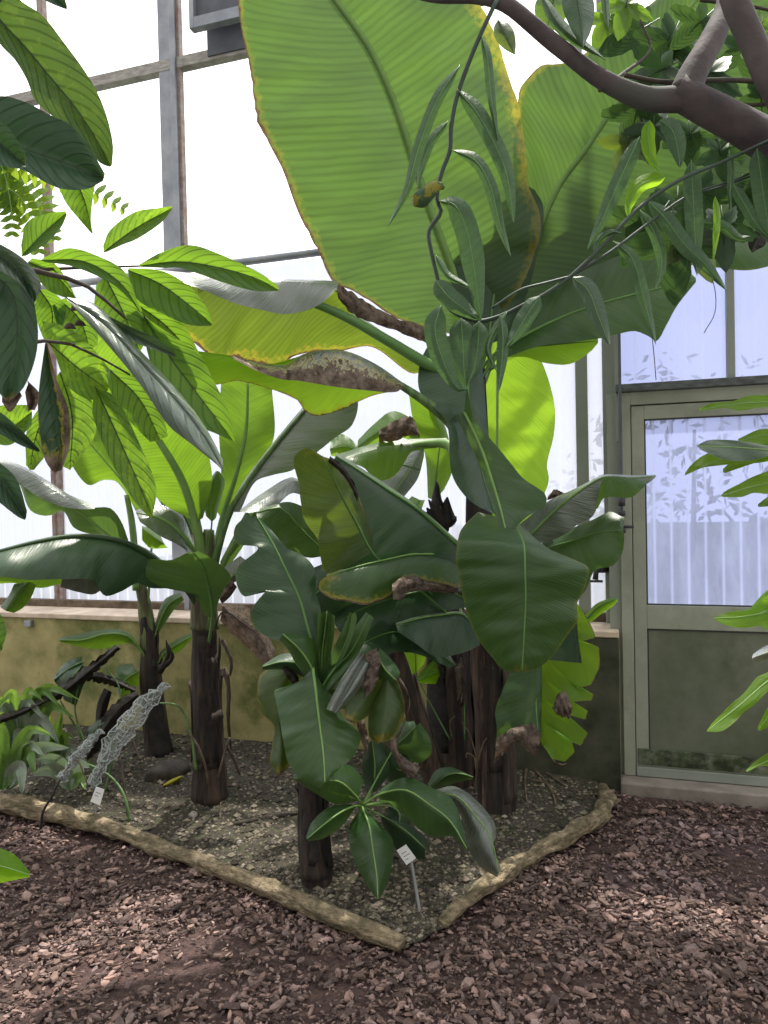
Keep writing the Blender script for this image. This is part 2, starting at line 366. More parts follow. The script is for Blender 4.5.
sun.rotation_euler = Vector((.15, .33, .93)).to_track_quat('Z', 'Y').to_euler()
S.view_settings.view_transform = 'Standard'; S.view_settings.look = 'None'; S.view_settings.gamma = 1; S.view_settings.use_curve_mapping = False
S.view_settings.exposure = .78
S.cycles.use_denoising = True; S.cycles.max_bounces = 10; S.cycles.transparent_max_bounces = 16
S.cycles.sample_clamp_indirect = 6
# ---------------------------------------------------------------- ground
def ground_h(x, y): return 0.0
def struct(o): o['kind'] = 'structure'; return o
LOG1 = [(-60, 793), (0, 806), (60, 819), (130, 838), (200, 863), (270, 891), (330, 917), (372, 934), (402, 945)]
LOG2 = [(442, 922), (470, 900), (500, 877), (530, 858), (560, 840), (588, 827), (604, 813), (607, 800), (603, 789)]
g1 = [G(*p, .03) for p in LOG1]; g2 = [G(*p, .03) for p in LOG2]
BOUND = [(p.x, p.y) for p in g1] + [(p.x, p.y) for p in g2]
def inbed(x, y):
    if N.x * x + N.y * y > WC: return False
    for (x0, y0), (x1, y1) in zip(BOUND, BOUND[1:]):
        if x0 <= x < x1: return y > y0 + (y1 - y0) * (x - x0) / (x1 - x0)
    return x < BOUND[0][0] and y > BOUND[0][1] or False
def bed_h(x, y):
    dmin = min(((x - a) ** 2 + (y - b) ** 2) ** .5 for a, b in DENSE)
    return .085 * (1 - math.exp(-dmin / .45)) + .012 * noise.noise(Vector((x * 5, y * 5, 0))) + .006 * noise.noise(Vector((x * 17, y * 17, 3)))
DENSE = [(v.x, v.y) for v in catmull([Vector((a, b, 0)) for a, b in BOUND], 40)]
b = MB(); nx, ny = 60, 50; x0, x1, y0, y1 = -5, 4.5, .3, 5.8
def path_h(x, y): return .012 * noise.noise(Vector((x * 3, y * 3, 9))) - .004
b.add([(x0 + (x1 - x0) * i / nx, y0 + (y1 - y0) * j / ny, path_h(x0 + (x1 - x0) * i / nx, y0 + (y1 - y0) * j / ny) - .01) for j in range(ny + 1) for i in range(nx + 1)],
      [(j * (nx + 1) + i, j * (nx + 1) + i + 1, (j + 1) * (nx + 1) + i + 1, (j + 1) * (nx + 1) + i) for j in range(ny) for i in range(nx)])
struct(b.build('floor', MT['mulch_ground'], smooth=True))
# planting bed: a low mound of soil behind the two logs
b = MB(); nx, ny = 90, 46; vs = []; fs = []
BX0, BX1 = BOUND[0][0] - .6, BOUND[-1][0]
def ylow(x):
    for (xa, ya), (xb, yb) in zip(DENSE, DENSE[1:]):
        if xa <= x <= xb: return ya + (yb - ya) * (x - xa) / max(xb - xa, 1e-5)
    return DENSE[0][1] if x < DENSE[0][0] else DENSE[-1][1]
def yhigh(x): return (WC - N.x * x) / N.y + .02
for j in range(ny + 1):
    for i in range(nx + 1):
        x = BX0 + (BX1 - BX0) * i / nx; ya, yb = ylow(x) + .0, yhigh(x); y = ya + (max(yb, ya + .01) - ya) * j / ny
        vs.append((x, y, bed_h(x, y) + .004))
b.add(vs, [(j * (nx + 1) + i, j * (nx + 1) + i + 1, (j + 1) * (nx + 1) + i + 1, (j + 1) * (nx + 1) + i) for j in range(ny) for i in range(nx)])
o = b.build('ground_bed', MT['soil'], smooth=True); struct(o)
# loose bark mulch over the path (nobody could count it)
def chip(b, x, y, z, L, Wd, T, tone):
    a = rnd.uniform(0, 6.28); tilt = rnd.gauss(0, .24); t2 = rnd.gauss(0, .2)
    R = Matrix.Rotation(a, 3, 'Z') @ Matrix.Rotation(tilt, 3, 'X') @ Matrix.Rotation(t2, 3, 'Y')
    k = rnd.choice((5, 6, 6, 7)); vs = []
    ring = [(math.cos(6.283 * q / k + .3) * L * rnd.uniform(.8, 1.15), math.sin(6.283 * q / k + .3) * Wd * rnd.uniform(.75, 1.2)) for q in range(k)]
    for u, v in ring: vs.append(R @ Vector((u, v, -T)) + Vector((x, y, z)))
    for u, v in ring: vs.append(R @ Vector((u * .86, v * .86, T * rnd.uniform(.6, 1.3))) + Vector((x, y, z)))
    b.add(vs, [tuple(range(k, 2 * k)), tuple(range(k))[::-1]] + [(q, (q + 1) % k, k + (q + 1) % k, k + q) for q in range(k)], tone)
b = MB()
def mulch_at(x, y, far):
    tn = rnd.choice((.3, .42, .55, .7, .85, 1.05, 1.35)); g = rnd.uniform(-.06, .06)
    L = rnd.lognormvariate(math.log(.0092), .55); L = min(L, .036)
    chip(b, x, y, path_h(x, y) + rnd.uniform(-.004, .014), L, L * rnd.uniform(.25, .62), L * rnd.uniform(.08, .2), (tn * (1 + g), tn, tn * (1 - g), 1))
n_ = 0
while n_ < 21000:
    px, py = rnd.uniform(-110, 880), 1075 - (rnd.random() ** .62) * 300
    p = G(px, py)
    if p.y > 5 or inbed(p.x, p.y) or N.x * p.x + N.y * p.y > WC - .09: continue
    if noise.noise(Vector((p.x * 2.2, p.y * 2.2, 4))) + .5 * noise.noise(Vector((p.x * 6, p.y * 6, 2))) < rnd.uniform(-.75, .35) - .1: continue
    mulch_at(p.x, p.y, 0); n_ += 1
tag(b.build('bark_mulch', MT['chips']), 'loose brown bark chips strewn over the whole path', 'mulch', None, 'stuff')
# gravel and crumbs of soil over the bed
b = MB(); n_ = 0
while n_ < 26000:
    px, py = rnd.uniform(-20, 620), rnd.uniform(725, 948)
    p = G(px, py, .07)
    if not inbed(p.x, p.y) or p.y > 5.2 or N.x * p.x + N.y * p.y > WC - .03: continue
    z = bed_h(p.x, p.y); r = min(.02, rnd.lognormvariate(math.log(.0052), .5)); tn = rnd.choice((.3, .4, .5, .6, .8, 1.0, 1.25, 1.6)); c = Vector((p.x, p.y, z + r * .55))
    vs = [c + Vector((d[0] * rnd.uniform(.8, 1.3), d[1] * rnd.uniform(.7, 1.2), d[2] * rnd.uniform(.5, .9))) * r for d in ((1, 0, 0), (0, 1, 0), (-1, 0, 0), (0, -1, 0), (0, 0, 1), (0, 0, -1))]
    b.add(vs, [(0, 1, 4), (1, 2, 4), (2, 3, 4), (3, 0, 4), (1, 0, 5), (2, 1, 5), (3, 2, 5), (0, 3, 5)], (tn, tn * rnd.uniform(.94, 1.03), tn * rnd.uniform(.85, 1.0), 1)); n_ += 1
tag(b.build('gravel', MT['pebbles']), 'fine grey brown gravel covering the soil of the planting bed', 'gravel', None, 'stuff')
# edging logs
def mklog(g, radii, seed, label):
    c = catmull(g, 70); rr = [ramp(radii, i / 69) for i in range(70)]
    for i, q in enumerate(c): q.z = rr[i] * .8 + .012 + .012 * noise.noise(q * 2 + Vector((seed, 0, 0)))
    q = MB(); q.tube(c, rr, 20, .6, seed); o = q.build('edging_log', MT['log'], smooth=True); tag(o, label, 'log'); return o
mklog(g1, (.056, .054, .047, .039, .034, .031, .032, .034, .024), 3, 'long pale weathered log edging the bed, running from the left edge to the middle')
mklog(g2, (.021, .028, .032, .033, .034, .038, .041, .039, .033), 11, 'short crooked pale branch edging the bed, reaching the wall by the door')
# ---------------------------------------------------------------- low wall, glazing, door
A0, A1 = -7.5, 2.9
GO = .30                                                      # glazing plane behind the face of the wall
aD, _ = wa(620, 640, 0)                                       # left side of the door frame
b = MB(); b.wbox(A0, aD - .005, 0, .40, -.1, .815); struct(b.build('wall_back', MT['concrete'], bevel=.006))
b = MB(); b.wbox(A0, aD - .005, -.018, .42, .815, .85); struct(b.build('trim_18', MT['sill'], bevel=.006))
# the damp stretch of wall next to the door is a pier of its own
ap, _ = wa(446, 700, 0); b = MB(); b.wbox(ap, aD - .006, -.012, .0, -.1, .812); struct(b.build('trim_17', MT['wet_concrete'], bevel=.004))
def wpost(name, x0, x1, y, off, depth, z0, z1, mat):
    a, _ = wa(x0, y, off); c, _ = wa(x1, y, off); q = MB(); q.wbox(a, c, off, off + depth, z0, z1); return struct(q.build(name, mat, bevel=.003))
ZT = 5.6
# main column on the left: two flanges and a rusty edge
wpost('trim_1', 160, 173, 120, GO, .05, .85, ZT, MT['galvanised'])
wpost('trim_2', 171, 176, 120, GO - .03, .09, .85, ZT, MT['galvanised'])
wpost('trim_3', 176.5, 181, 120, GO, .05, .85, ZT, MT['rust_edge'])
wpost('trim_4', 42, 48, 200, GO, .05, .85, ZT, MT['rust_edge'])
wpost('trim_5', 56, 62, 560, GO, .05, .85, 2.0, MT['rust_edge'])
wpost('trim_6', 576, 588, 430, GO, .06, .85, ZT, MT['grey_paint'])
wpost('trim_7', 603, 617, 430, GO - .06, .12, .85, ZT, MT['grey_paint'])
wpost('trim_8', 727, 735, 330, .06, .06, 2.12, ZT, MT['grey_paint'])
def wrail(name, p, off, h, depth, a0, a1, mat):
    _, z = wa(*p, off); q = MB(); q.wbox(a0, a1, off, off + depth, z - h / 2, z + h / 2); return struct(q.build(name, mat, bevel=.003))
aR, _ = wa(617, 430, GO)
wrail('trim_10', (120, 75), GO - .005, .075, .07, A0, aR, MT['dirty_rail'])
_, zb = wa(30, 603, GO); q = MB(); q.wbox(A0, aR, GO - .02, GO + .06, .85, .90); struct(q.build('trim_11', MT['dry_twig'], bevel=.003))
# tie pipe along the glazing at head height
_, zp = wa(280, 257, GO - .06); q = MB(); q.tube([W(A0, GO - .06, zp), W(aR, GO - .06, zp)], .027, 14); struct(q.build('trim_12', MT['galvanised'], smooth=True))
# panes
def pane(name, a0, a1, z0, z1, off, mat):
    me = bpy.data.meshes.new(name); me.from_pydata([W(a0, off, z0), W(a1, off, z0), W(a1, off, z1), W(a0, off, z1)], [], [(0, 1, 2, 3)])
    u = me.uv_layers.new(name='paneuv'); u.data.foreach_set('uv', [a0, z0, a1, z0, a1, z1, a0, z1]); return struct(link(name, me, mat, None, False))
cuts = [A0] + [wa(x, 430, GO)[0] for x in (45, 170)] + [wa(582, 430, GO)[0], wa(610, 430, GO)[0]]
k = 1
for a, c in zip(cuts, cuts[1:]):
    pane('window_%d' % k, a, c, .85, zp, GO + .035, MT['polycarbonate']); k += 1
    pane('window_%d' % k, a, c, zp, ZT, GO + .035, MT['clear_glass']); k += 1
# above the door
DO = .05
zt0 = wa(690, 389, DO)[1]; zt1 = wa(690, 381, DO)[1]
aDL, _ = wa(620, 430, DO)
q = MB(); q.wbox(aDL - .02, A1, DO - .05, DO + .1, zt0, zt1); struct(q.build('trim_13', MT['transom'], bevel=.004))
am, _ = wa(731, 330, .08)
for a, c in ((aDL, am), (am, A1)):
    pane('window_%d' % k, a, c, zt1, 3.1, .10, MT['polycarbonate_blue']); k += 1
    pane('window_%d' % k, a, c, 3.1, ZT, .10, MT['clear_glass']); k += 1
q = MB(); q.wbox(aDL - .02, aDL, DO, GO + .05, zt1 - .3, ZT); struct(q.build('trim_14', MT['grey_paint'], bevel=.002))
# door frame
zth = wa(640, 777, 0)[1]                                      # top of threshold
def dz(y, x=690): return wa(x, y, DO)[1]
aJ0 = wa(621, 560, DO)[0]; aJ1 = wa(632.5, 560, DO)[0]; aL0 = aJ1 + .004; aL1 = aL0 + .98
zh0 = dz(402, 690); frame = MB()
frame.wbox(aJ0, aJ1, DO - .01, DO + .08, zth - .01, zt0); frame.wbox(aJ1, aL1 + .004, DO - .01, DO + .08, zh0, zt0); frame.wbox(aL1 + .004, aL1 + .08, DO - .01, DO + .08, zth - .01, zt0)
struct(frame.build('trim_19', MT['door_paint'], bevel=.003))
q = MB(); q.wbox(aL1 + .08, A1, 0, .3, -.1, zt0); struct(q.build('wall_right', MT['concrete'], bevel=.004))
q = MB(); q.wbox(aJ0 - .02, aL1 + .12, -.07, .22, -.12, zth - .012); struct(q.build('trim_15', MT['threshold'], bevel=.01))
q = MB(); q.wbox(aD - .05, aJ0 + .004, DO + .02, GO + .04, zth - .01, zt0); q.wbox(aJ1 - .006, aL0 + .02, DO + .046, DO + .075, zth - .01, zh0); q.wbox(aJ1, aL1, DO + .046, DO + .075, zh0 - .02, zh0 + .005); struct(q.build('trim_16', MT['grey_paint'], bevel=.002))
# door leaf
D = empty('door_1', W(aL0, DO, zth), None, None); D['kind'] = 'structure'
zl1 = zh0 - .006; zg1 = dz(417); zg0 = dz(606); zp1 = dz(630); zp0 = dz(754); zk = dz(770)
st = wa(646, 560, DO)[0] - aL0
q = MB(); F0, F1 = DO, DO + .045
q.wbox(aL0, aL0 + st, F0, F1, zk, zl1); q.wbox(aL1 - st, aL1, F0, F1, zk, zl1)
q.wbox(aL0 + st, aL1 - st, F0, F1, zg1, zl1); q.wbox(aL0 + st, aL1 - st, F0, F1, zp1, zg0); q.wbox(aL0 + st, aL1 - st, F0, F1, zk, zp0)
q.build('door_stiles', MT['door_paint'], D, bevel=.003)
q = MB(); q.wbox(aL0 + st, aL1 - st, F0 + .012, F0 + .03, zp0, zp1); q.build('door_lower_panel', MT['door_panel'], D)
q = MB(); q.wbox(aL0 + .01, aL1 - .01, F0 - .012, F0 - .001, zp0 - .075, zp0 + .012); q.build('door_weather_bar', MT['mossy_metal'], D, bevel=.004)
q = MB(); q.wbox(aL0, aL1, F0 - .014, F0 + .03, zth - .008, zk); q.build('door_kick_strip', MT['grey_paint'], D, bevel=.003)
for nm_, s_ in (('door_gasket', 0),):
    q = MB(); t_ = .008
    for (a, c, z0, z1) in ((aL0 + st, aL1 - st, zg1 - t_, zg1), (aL0 + st, aL1 - st, zg0, zg0 + t_), (aL0 + st, aL0 + st + t_, zg0, zg1), (aL1 - st - t_, aL1 - st, zg0, zg1),
                           (aL0 + st, aL1 - st, zp1 - t_, zp1), (aL0 + st, aL0 + st + t_, zp0, zp1)): q.wbox(a, c, F0 + .006, F0 + .012, z0, z1)
    q.build(nm_, MT['black_metal'], D)
me = bpy.data.meshes.new('door_pane'); a, c = aL0 + st, aL1 - st
me.from_pydata([W(a, F0 + .02, zg0), W(c, F0 + .02, zg0), W(c, F0 + .02, zg1), W(a, F0 + .02, zg1)], [], [(0, 1, 2, 3)])
me.uv_layers.new(name='paneuv').data.foreach_set('uv', [a, zg0, c, zg0, c, zg1, a, zg1]); link('door_pane', me, MT['polycarbonate_blue'], D, False)
# vent window, open at the top of the glazing
va0, vz0 = wa(194, 34, GO - .1); va1, _ = wa(262, 34, GO - .1)
V = empty('window_%d' % k, W(va0, GO - .1, vz0), None, None); V['kind'] = 'structure'
q = MB(); q.wbox(va0, va0 + .035, GO - .16, GO - .1, vz0, vz0 + .7); q.wbox(va0 + .035, va1, GO - .16, GO - .1, vz0, vz0 + .07); q.wbox(va1, va1 + .035, GO - .16, GO - .1, vz0, vz0 + .7); q.build('vent_sash', MT['galvanised'], V, bevel=.003)
q = MB(); q.wbox(va0 + .035, va1, GO - .12, GO - .10, vz0 + .07, vz0 + .7); q.build('vent_panel', MT['vent_grey'], V)
q = MB(); q.wbox(va0 + .05, va1, GO - .02, GO + .0, vz0 - .11, vz0 + .3); q.build('vent_flap', MT['vent_grey'], V)
# locking rod beside the post
aX, _ = wa(620.5, 430, -.01)
R_ = empty('locking_rod', W(aX, -.01, .9), 'thin grey metal rod running down the post beside the door', 'rod')
_, zr = wa(621, 545, -.01); q = MB(); q.tube([W(aX, .0, zr + (3.3 - zr) * i / 8) for i in range(9)], .0085, 10); q.build('shaft', MT['vent_grey'], R_, True)
for y0_, y1_ in ((498, 506), (511, 516), (528, 533)):
    q = MB(); q.tube([W(aX, .0, wa(621, y0_, 0)[1]), W(aX, .0, wa(621, y1_, 0)[1])], .019, 10); q.build('collar', MT['black_metal'], R_, True)
q = MB(); p = W(aX, 0, wa(621, 527, 0)[1]); q.tube([p, p + A * .06], .008, 8); q.build('latch', MT['black_metal'], R_, True)
# small tap on the post
T_ = empty('water_tap', W(*[wa(598, 572, GO - .07)[0], GO - .07, wa(598, 572, GO - .07)[1]]), 'small dark water tap fixed to the post left of the door', 'tap')
a, z = wa(600, 570, GO - .1)
q = MB(); q.tube([W(a + .06, GO - .03, z), W(a + .02, GO - .1, z), W(a - .02, GO - .14, z), W(a - .025, GO - .14, z - .05)], .017, 10); q.build('spout', MT['black_metal'], T_, True)
q = MB(); q.tube([W(a - .02, GO - .14, z), W(a - .02, GO - .14, z + .04)], .008, 8); q.build('spindle', MT['black_metal'], T_, True)
q = MB(); q.tube([W(a - .055, GO - .14, z - .06), W(a + .015, GO - .14, z - .06)], .007, 8); q.build('handle', MT['black_metal'], T_, True)
q = MB(); q.wbox(a - .02, a + .09, GO - .12, GO - .02, z + .015, z + .06); q.build('bracket', MT['vent_grey'], T_, bevel=.004)
# small metal stub on the wall
a, z = wa(31, 623, 0); q = MB(); q.wbox(a - .03, a + .025, -.035, .01, z - .022, z + .022); o = q.build('wall_bracket', MT['galvanised'], bevel=.004); tag(o, 'small square metal bracket set in the mossy low wall', 'bracket')
# outside: grass and shrubs seen dimly through the panels
q = MB(); q.add([W(-14, .5, -.12), W(14, .5, -.12), W(14, 40, -.12), W(-14, 40, -.12)], [(0, 1, 2, 3)]); struct(q.build('ground_outside', MT['grass']))
def outshrub(a, off, r, h, label):
    E = empty('shrub', W(a, off, -.12), label, 'shrub')
    q = MB()
    for i in range(420):
        d = Vector((rnd.gauss(0, 1), rnd.gauss(0, 1), rnd.gauss(0, 1))).normalized() * (rnd.random() ** .4)
        c = W(a, off, h * .52) + Vector((d.x * r, d.y * r, d.z * h * .5)); u = Vector((rnd.gauss(0, 1), rnd.gauss(0, 1), rnd.gauss(0, 1))).normalized(); v = u.orthogonal().normalized(); s_ = rnd.uniform(.06, .13)
        q.add([c - u * s_, c + v * s_ * .5, c + u * s_, c - v * s_ * .5], [(0, 1, 2, 3)])
    q.build('foliage', MT['outside_leaf'], E)
    q = MB(); q.tube([W(a, off, -.12), W(a + .05, off, h * .7)], [.05, .02], 8); q.build('stem', MT['bark'], E, True)
solid('outside_leaf', (.05, .10, .03), (.03, .06, .02), 3, .6, 0)
outshrub(1.75, 2.6, .9, 1.5, 'tall leafy shrub outside, seen dimly through the door panel')
outshrub(3.2, 4.2, 1.0, 2.2, 'bushy shrub outside the greenhouse beyond the far side of the door')
outshrub(-.9, 3.6, 1.0, 1.2, 'low bush outside the glazing behind the banana plants')
outshrub(1.95, 1.25, .55, 1.2, 'low bush just outside the door, showing behind the lower half of its panel')
outshrub(.9, 6.0, 1.6, 3.4, 'large tree-like shrub farther outside, beyond the post left of the door')
outshrub(4.2, 9.5, 2.2, 3.2, 'broad shrub far outside, beyond the tall one at the door panel')
outshrub(-3.4, 5.0, 1.5, 1.7, 'rounded bush outside at the left end of the glazing')
outshrub(-.6, 10.5, 2.0, 2.0, 'wide bush farther outside, between the two low ones')
# ---------------------------------------------------------------- banana plants
def stem_tube(par, name, pts, rads, mat, wob=.12, sides=18, n=26, seed=0):
    """a trunk through 3-D points given as (x, y, d) pixels and distances"""
    c = path(pts, n); q = MB(); q.tube(c, [ramp(rads, i / (n - 1)) for i in range(n)], sides, wob, seed); return q.build(name, mat, par, True)
def to_ground(x, y, d): p = P(x, y, d); return p
def sheaths(par, pts, rads, k, mats, seed):
    """old leaf bases wrapped round a trunk, each its own piece, peeling at the top"""
    r = random.Random(seed); c = path(pts, 40)
    for i in range(k):
        a0 = r.uniform(0, 6.28); wdt = r.uniform(.7, 1.3); lo = r.uniform(0, .25); hi = min(1, lo + r.uniform(.4, .75)); vs = []; fs = []; n = 16; m = 6
        for j in range(n):
            t = lo + (hi - lo) * j / (n - 1); x = t * 39; q = int(min(x, 38)); p = c[q].lerp(c[q + 1], x - q); rr = ramp(rads, t) * (1.04 + .05 * (i % 3)) + (.03 * max(0, j / (n - 1) - .8) / .2 * r.uniform(.3, 1))
            w = wdt * (1 - .55 * (j / (n - 1)) ** 2)
            for s in range(m + 1):
                a = a0 + w * (s / m - .5) * 1.5; z = noise.noise(Vector((a * 3, t * 6, seed + i))) * .008
                vs.append(p + Vector((math.cos(a), math.sin(a), 0)) * (rr + z) + Vector((0, 0, noise.noise(Vector((a * 5, i, seed))) * .04 * (j == n - 1))))
        for j in range(n - 1):
            for s in range(m): fs.append((j * (m + 1) + s, j * (m + 1) + s + 1, (j + 1) * (m + 1) + s + 1, (j + 1) * (m + 1) + s))
        q = MB(); q.add(vs, fs); o = q.build('dry_sheath', MT[mats[i % len(mats)]], par, True)
        s_ = o.modifiers.new('thickness', 'SOLIDIFY'); s_.thickness = .006
B = MT['banana']; BD = MT['banana_dark_shaded']; BL = MT['banana_lime']; BS = MT['banana_silver']; BO = MT['banana_old']; DE = MT['dead']; DK = MT['dead_dark']
RP = MT['rib_pale']; RD = MT['rib_dark']
def base_of(pts): p = P(*pts[0]); return (p.x, p.y, bed_h(p.x, p.y))
# ---- the big plant in the middle
mp = [(496, 822, 3.66), (494, 740, 3.66), (486, 640, 3.66), (480, 540, 3.66), (478, 450, 3.66), (476, 350, 3.62)]
BIG = empty('banana_plant', base_of(mp), 'tallest banana plant in the middle, its huge leaves rising above the brown limb', 'banana plant')
mr_ = [.092, .08, .078, .07, .055, .04]
stem_tube(BIG, 'pseudostem', mp, mr_, MT['pseudostem'], seed=1)
sheaths(BIG, mp[:4], mr_[:4], 9, ('sheath_light', 'pseudostem', 'sheath'), 5)
c0 = (476, 345, 3.6)
leaf(BIG, B, [(470, 330, 3.5), (455, 278), (436, 225), (415, 165), (395, 105), (370, 50), (335, 0, 2.85), (295, -55), (250, -120, 2.6)],
     [(470, 338), (430, 329), (395, 318), (352, 290), (334, 283), (320, 258), (299, 217), (284, 175), (262, 130), (257, 121), (251, 75), (239, 12), (238, -40), (250, -120)],
     [(478, 335), (512, 300), (535, 255), (540, 215), (529, 187), (526, 160), (520, 112), (512, 85), (502, 52), (488, 20), (465, -20), (430, -60), (330, -120)],
     dl=(0, -.12, -.1), dr=(0, .1, .1), bulge=.05, ruf=.014, ribr=(.020, .008), ribmat=RP, pet=[c0], dry=(.03, .0, 0), yel=(.02, .11, 0), n=90, m=10, pleat=1.6, rag=.03)
leaf(BIG, B, [(500, 318, 3.5), (538, 230), (560, 184), (585, 150), (612, 110), (650, 58), (700, -5, 3.0), (740, -50, 2.9)],
     [(498, 315), (505, 250), (517, 150), (519, 92), (528, 78), (542, 65), (556, 64), (575, 60), (595, 45), (617, 25), (640, 12), (670, -12), (720, -50)],
     [(510, 322), (550, 312), (592, 302), (641, 275), (685, 255), (725, 205), (768, 140), (800, 40), (780, -40)],
     dl=(0, .05, .05), dr=(0, -.06, .1), bulge=.05, ruf=.012, ribr=(.018, .006), ribmat=RP, pet=[(478, 350, 3.6)], dry=(.02, 0, 0), yel=(.06, .02, 0), n=80, m=10)
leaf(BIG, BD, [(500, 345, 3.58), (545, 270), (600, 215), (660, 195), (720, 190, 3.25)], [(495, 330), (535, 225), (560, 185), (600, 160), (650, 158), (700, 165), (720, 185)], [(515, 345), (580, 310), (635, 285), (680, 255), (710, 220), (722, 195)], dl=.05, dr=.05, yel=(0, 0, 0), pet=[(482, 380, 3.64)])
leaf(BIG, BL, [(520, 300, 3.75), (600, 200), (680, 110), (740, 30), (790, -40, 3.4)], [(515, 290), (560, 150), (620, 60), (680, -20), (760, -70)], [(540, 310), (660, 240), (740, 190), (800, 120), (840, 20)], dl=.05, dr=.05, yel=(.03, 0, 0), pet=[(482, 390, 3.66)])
leaf(BIG, B, [(500, 350, 3.5), (560, 318), (620, 298), (696, 280, 3.15)],
     [(500, 345), (560, 285), (620, 255), (660, 248), (696, 278)],
     [(505, 358), (540, 346), (575, 342), (602, 338), (634, 331), (648, 336), (657, 341), (666, 326), (677, 306), (696, 282)], dl=.04, dr=-.06, ruf=.01, ribr=(.013, .004), pet=[(480, 370, 3.6)], yel=(0, 0, 0))
leaf(BIG, B, [(640, 240, 3.7), (720, 236), (810, 236, 3.3)], [(640, 235), (700, 196), (760, 192), (810, 230)], [(640, 245), (675, 262), (712, 267), (751, 270), (790, 258), (810, 242)], dr=-.08, yel=(0, .05, 0), pet=[(560, 275, 3.75), (490, 370, 3.65)])
leaf(BIG, MT['ginger_sunlit'], [(500, 352, 3.6), (550, 345), (598, 341, 3.3)], [(500, 340), (530, 320), (565, 315), (598, 338)], [(500, 358), (525, 357), (545, 363), (570, 364), (590, 352), (598, 343)], dl=.0, dr=-.05, yel=(.0, .06, .0), ribr=(.009, .003), pet=[(480, 380, 3.6)])
leaf(BIG, BD, [(488, 345, 3.45), (495, 290), (508, 240), (526, 185, 3.3)], [(470, 338), (452, 285), (452, 262), (466, 240), (485, 233), (494, 225), (496, 200), (500, 187), (512, 183)], [(512, 335), (530, 285), (537, 256), (542, 235), (543, 206), (535, 190)], dl=-.02, dr=.05, ruf=.006, ribr=(.008, .003), yel=(0, 0, 0))  # dark blade in front paints the shadow cast by a leaf behind
# leaf folded over towards the left, silvery upper side outside
leaf(BIG, BO, [(424, 364, 3.4), (387, 335), (350, 308), (328, 287), (280, 282), (230, 278), (180, 275, 2.95), (130, 278, 2.95)],
     [(424, 364), (388, 340), (352, 314), (334, 288), (317, 306), (287, 314), (262, 310), (237, 304), (205, 290), (180, 281), (130, 282)],
     [(424, 372), (410, 373), (372, 347), (340, 351), (315, 352), (292, 357), (280, 367), (250, 362), (230, 358), (217, 366), (205, 352), (185, 337), (150, 328), (130, 290)],
     dl=(-.02, -.13, -.05), dr=(.02, .14, .1), bulge=.1, ruf=.01, rib=[(478, 400, 3.6), (450, 375, 3.5), (424, 362, 3.38), (387, 340, 3.25), (350, 319, 3.12), (316, 304, 3.02), (270, 290, 3.0), (200, 282, 3.0)], ribr=(.034, .008), dry=(0, .05, 0), yel=(0, .06, .05), n=70)
leaf(BIG, BS, [(338, 284, 2.98), (317, 283), (280, 281.5), (235, 280), (180, 275, 2.86), (140, 270, 2.86)], [(338, 281), (316, 280), (280, 279), (235, 277), (180, 272), (140, 268)], [(337, 289), (317, 306), (287, 314), (262, 310), (237, 304), (205, 291), (180, 282), (140, 272)], dl=.03, dr=-.04, rib=False, ruf=.008, yel=(0, 0, 0), name='leaf_fold')
strip(BIG, DE, [(336, 284), (352, 291), (372, 305), (400, 319), (418, 323), (432, 331)], [(338, 298), (352, 315), (370, 322), (395, 331), (412, 338), (426, 343)], (3.0, 3.38), name='dry_margin')
leaf(BIG, MT['ginger_sunlit'], [(402, 385, 3.3), (372, 366), (342, 354), (305, 358), (268, 367), (232, 358, 2.95), (190, 352, 2.95)], [(402, 383), (374, 364), (341, 351), (305, 355), (268, 364), (232, 356), (190, 350)],
     [(405, 388), (390, 392), (372, 396), (340, 410), (317, 416), (305, 411), (297, 400), (267, 388), (237, 381), (212, 384), (190, 365)], dl=.03, dr=(.03, .1, .1), rib=[(488, 500, 3.62), (474, 462, 3.56), (452, 425, 3.45), (430, 405, 3.38), (405, 388, 3.3), (372, 368, 3.2)], ribr=(.042, .012), ribmat=MT['stalk'], yel=(0, .08, .05), dry=(0, .03, 0))
leaf(BIG, BS, [(402, 384, 3.22), (372, 365), (342, 352), (305, 355), (285, 366), (258, 364), (232, 356, 2.85)], [(402, 382), (374, 363), (341, 350), (305, 353.5), (285, 365), (258, 363), (232, 355)], [(404, 387), (396, 392), (372, 391), (330, 386), (300, 381), (280, 379), (255, 370), (234, 359)], dl=.02, dr=-.05, rib=False, dry=(0, .62, .1), yel=(0, 0, 0), name='leaf_fold')
# front leaves of the crown
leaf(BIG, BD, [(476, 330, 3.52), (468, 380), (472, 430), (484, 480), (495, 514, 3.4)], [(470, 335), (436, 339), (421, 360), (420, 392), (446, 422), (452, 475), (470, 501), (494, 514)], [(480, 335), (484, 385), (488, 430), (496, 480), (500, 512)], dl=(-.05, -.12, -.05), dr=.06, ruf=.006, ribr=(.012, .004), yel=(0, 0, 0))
leaf(BIG, MT['ginger_sunlit'], [(498, 330, 3.95), (497, 380), (497, 430), (500, 480), (505, 535, 3.9)], [(485, 335), (472, 380), (470, 430), (478, 480), (495, 535)], [(508, 338), (528, 341), (541, 360), (550, 385), (555, 410), (554, 434), (547, 465), (549, 478), (546, 490), (528, 522), (512, 535)], dl=.1, dr=.05, ruf=.008, ribr=(.011, .004), ribmat=RP, yel=(0, 0, 0), pet=[(496, 560, 3.75)])
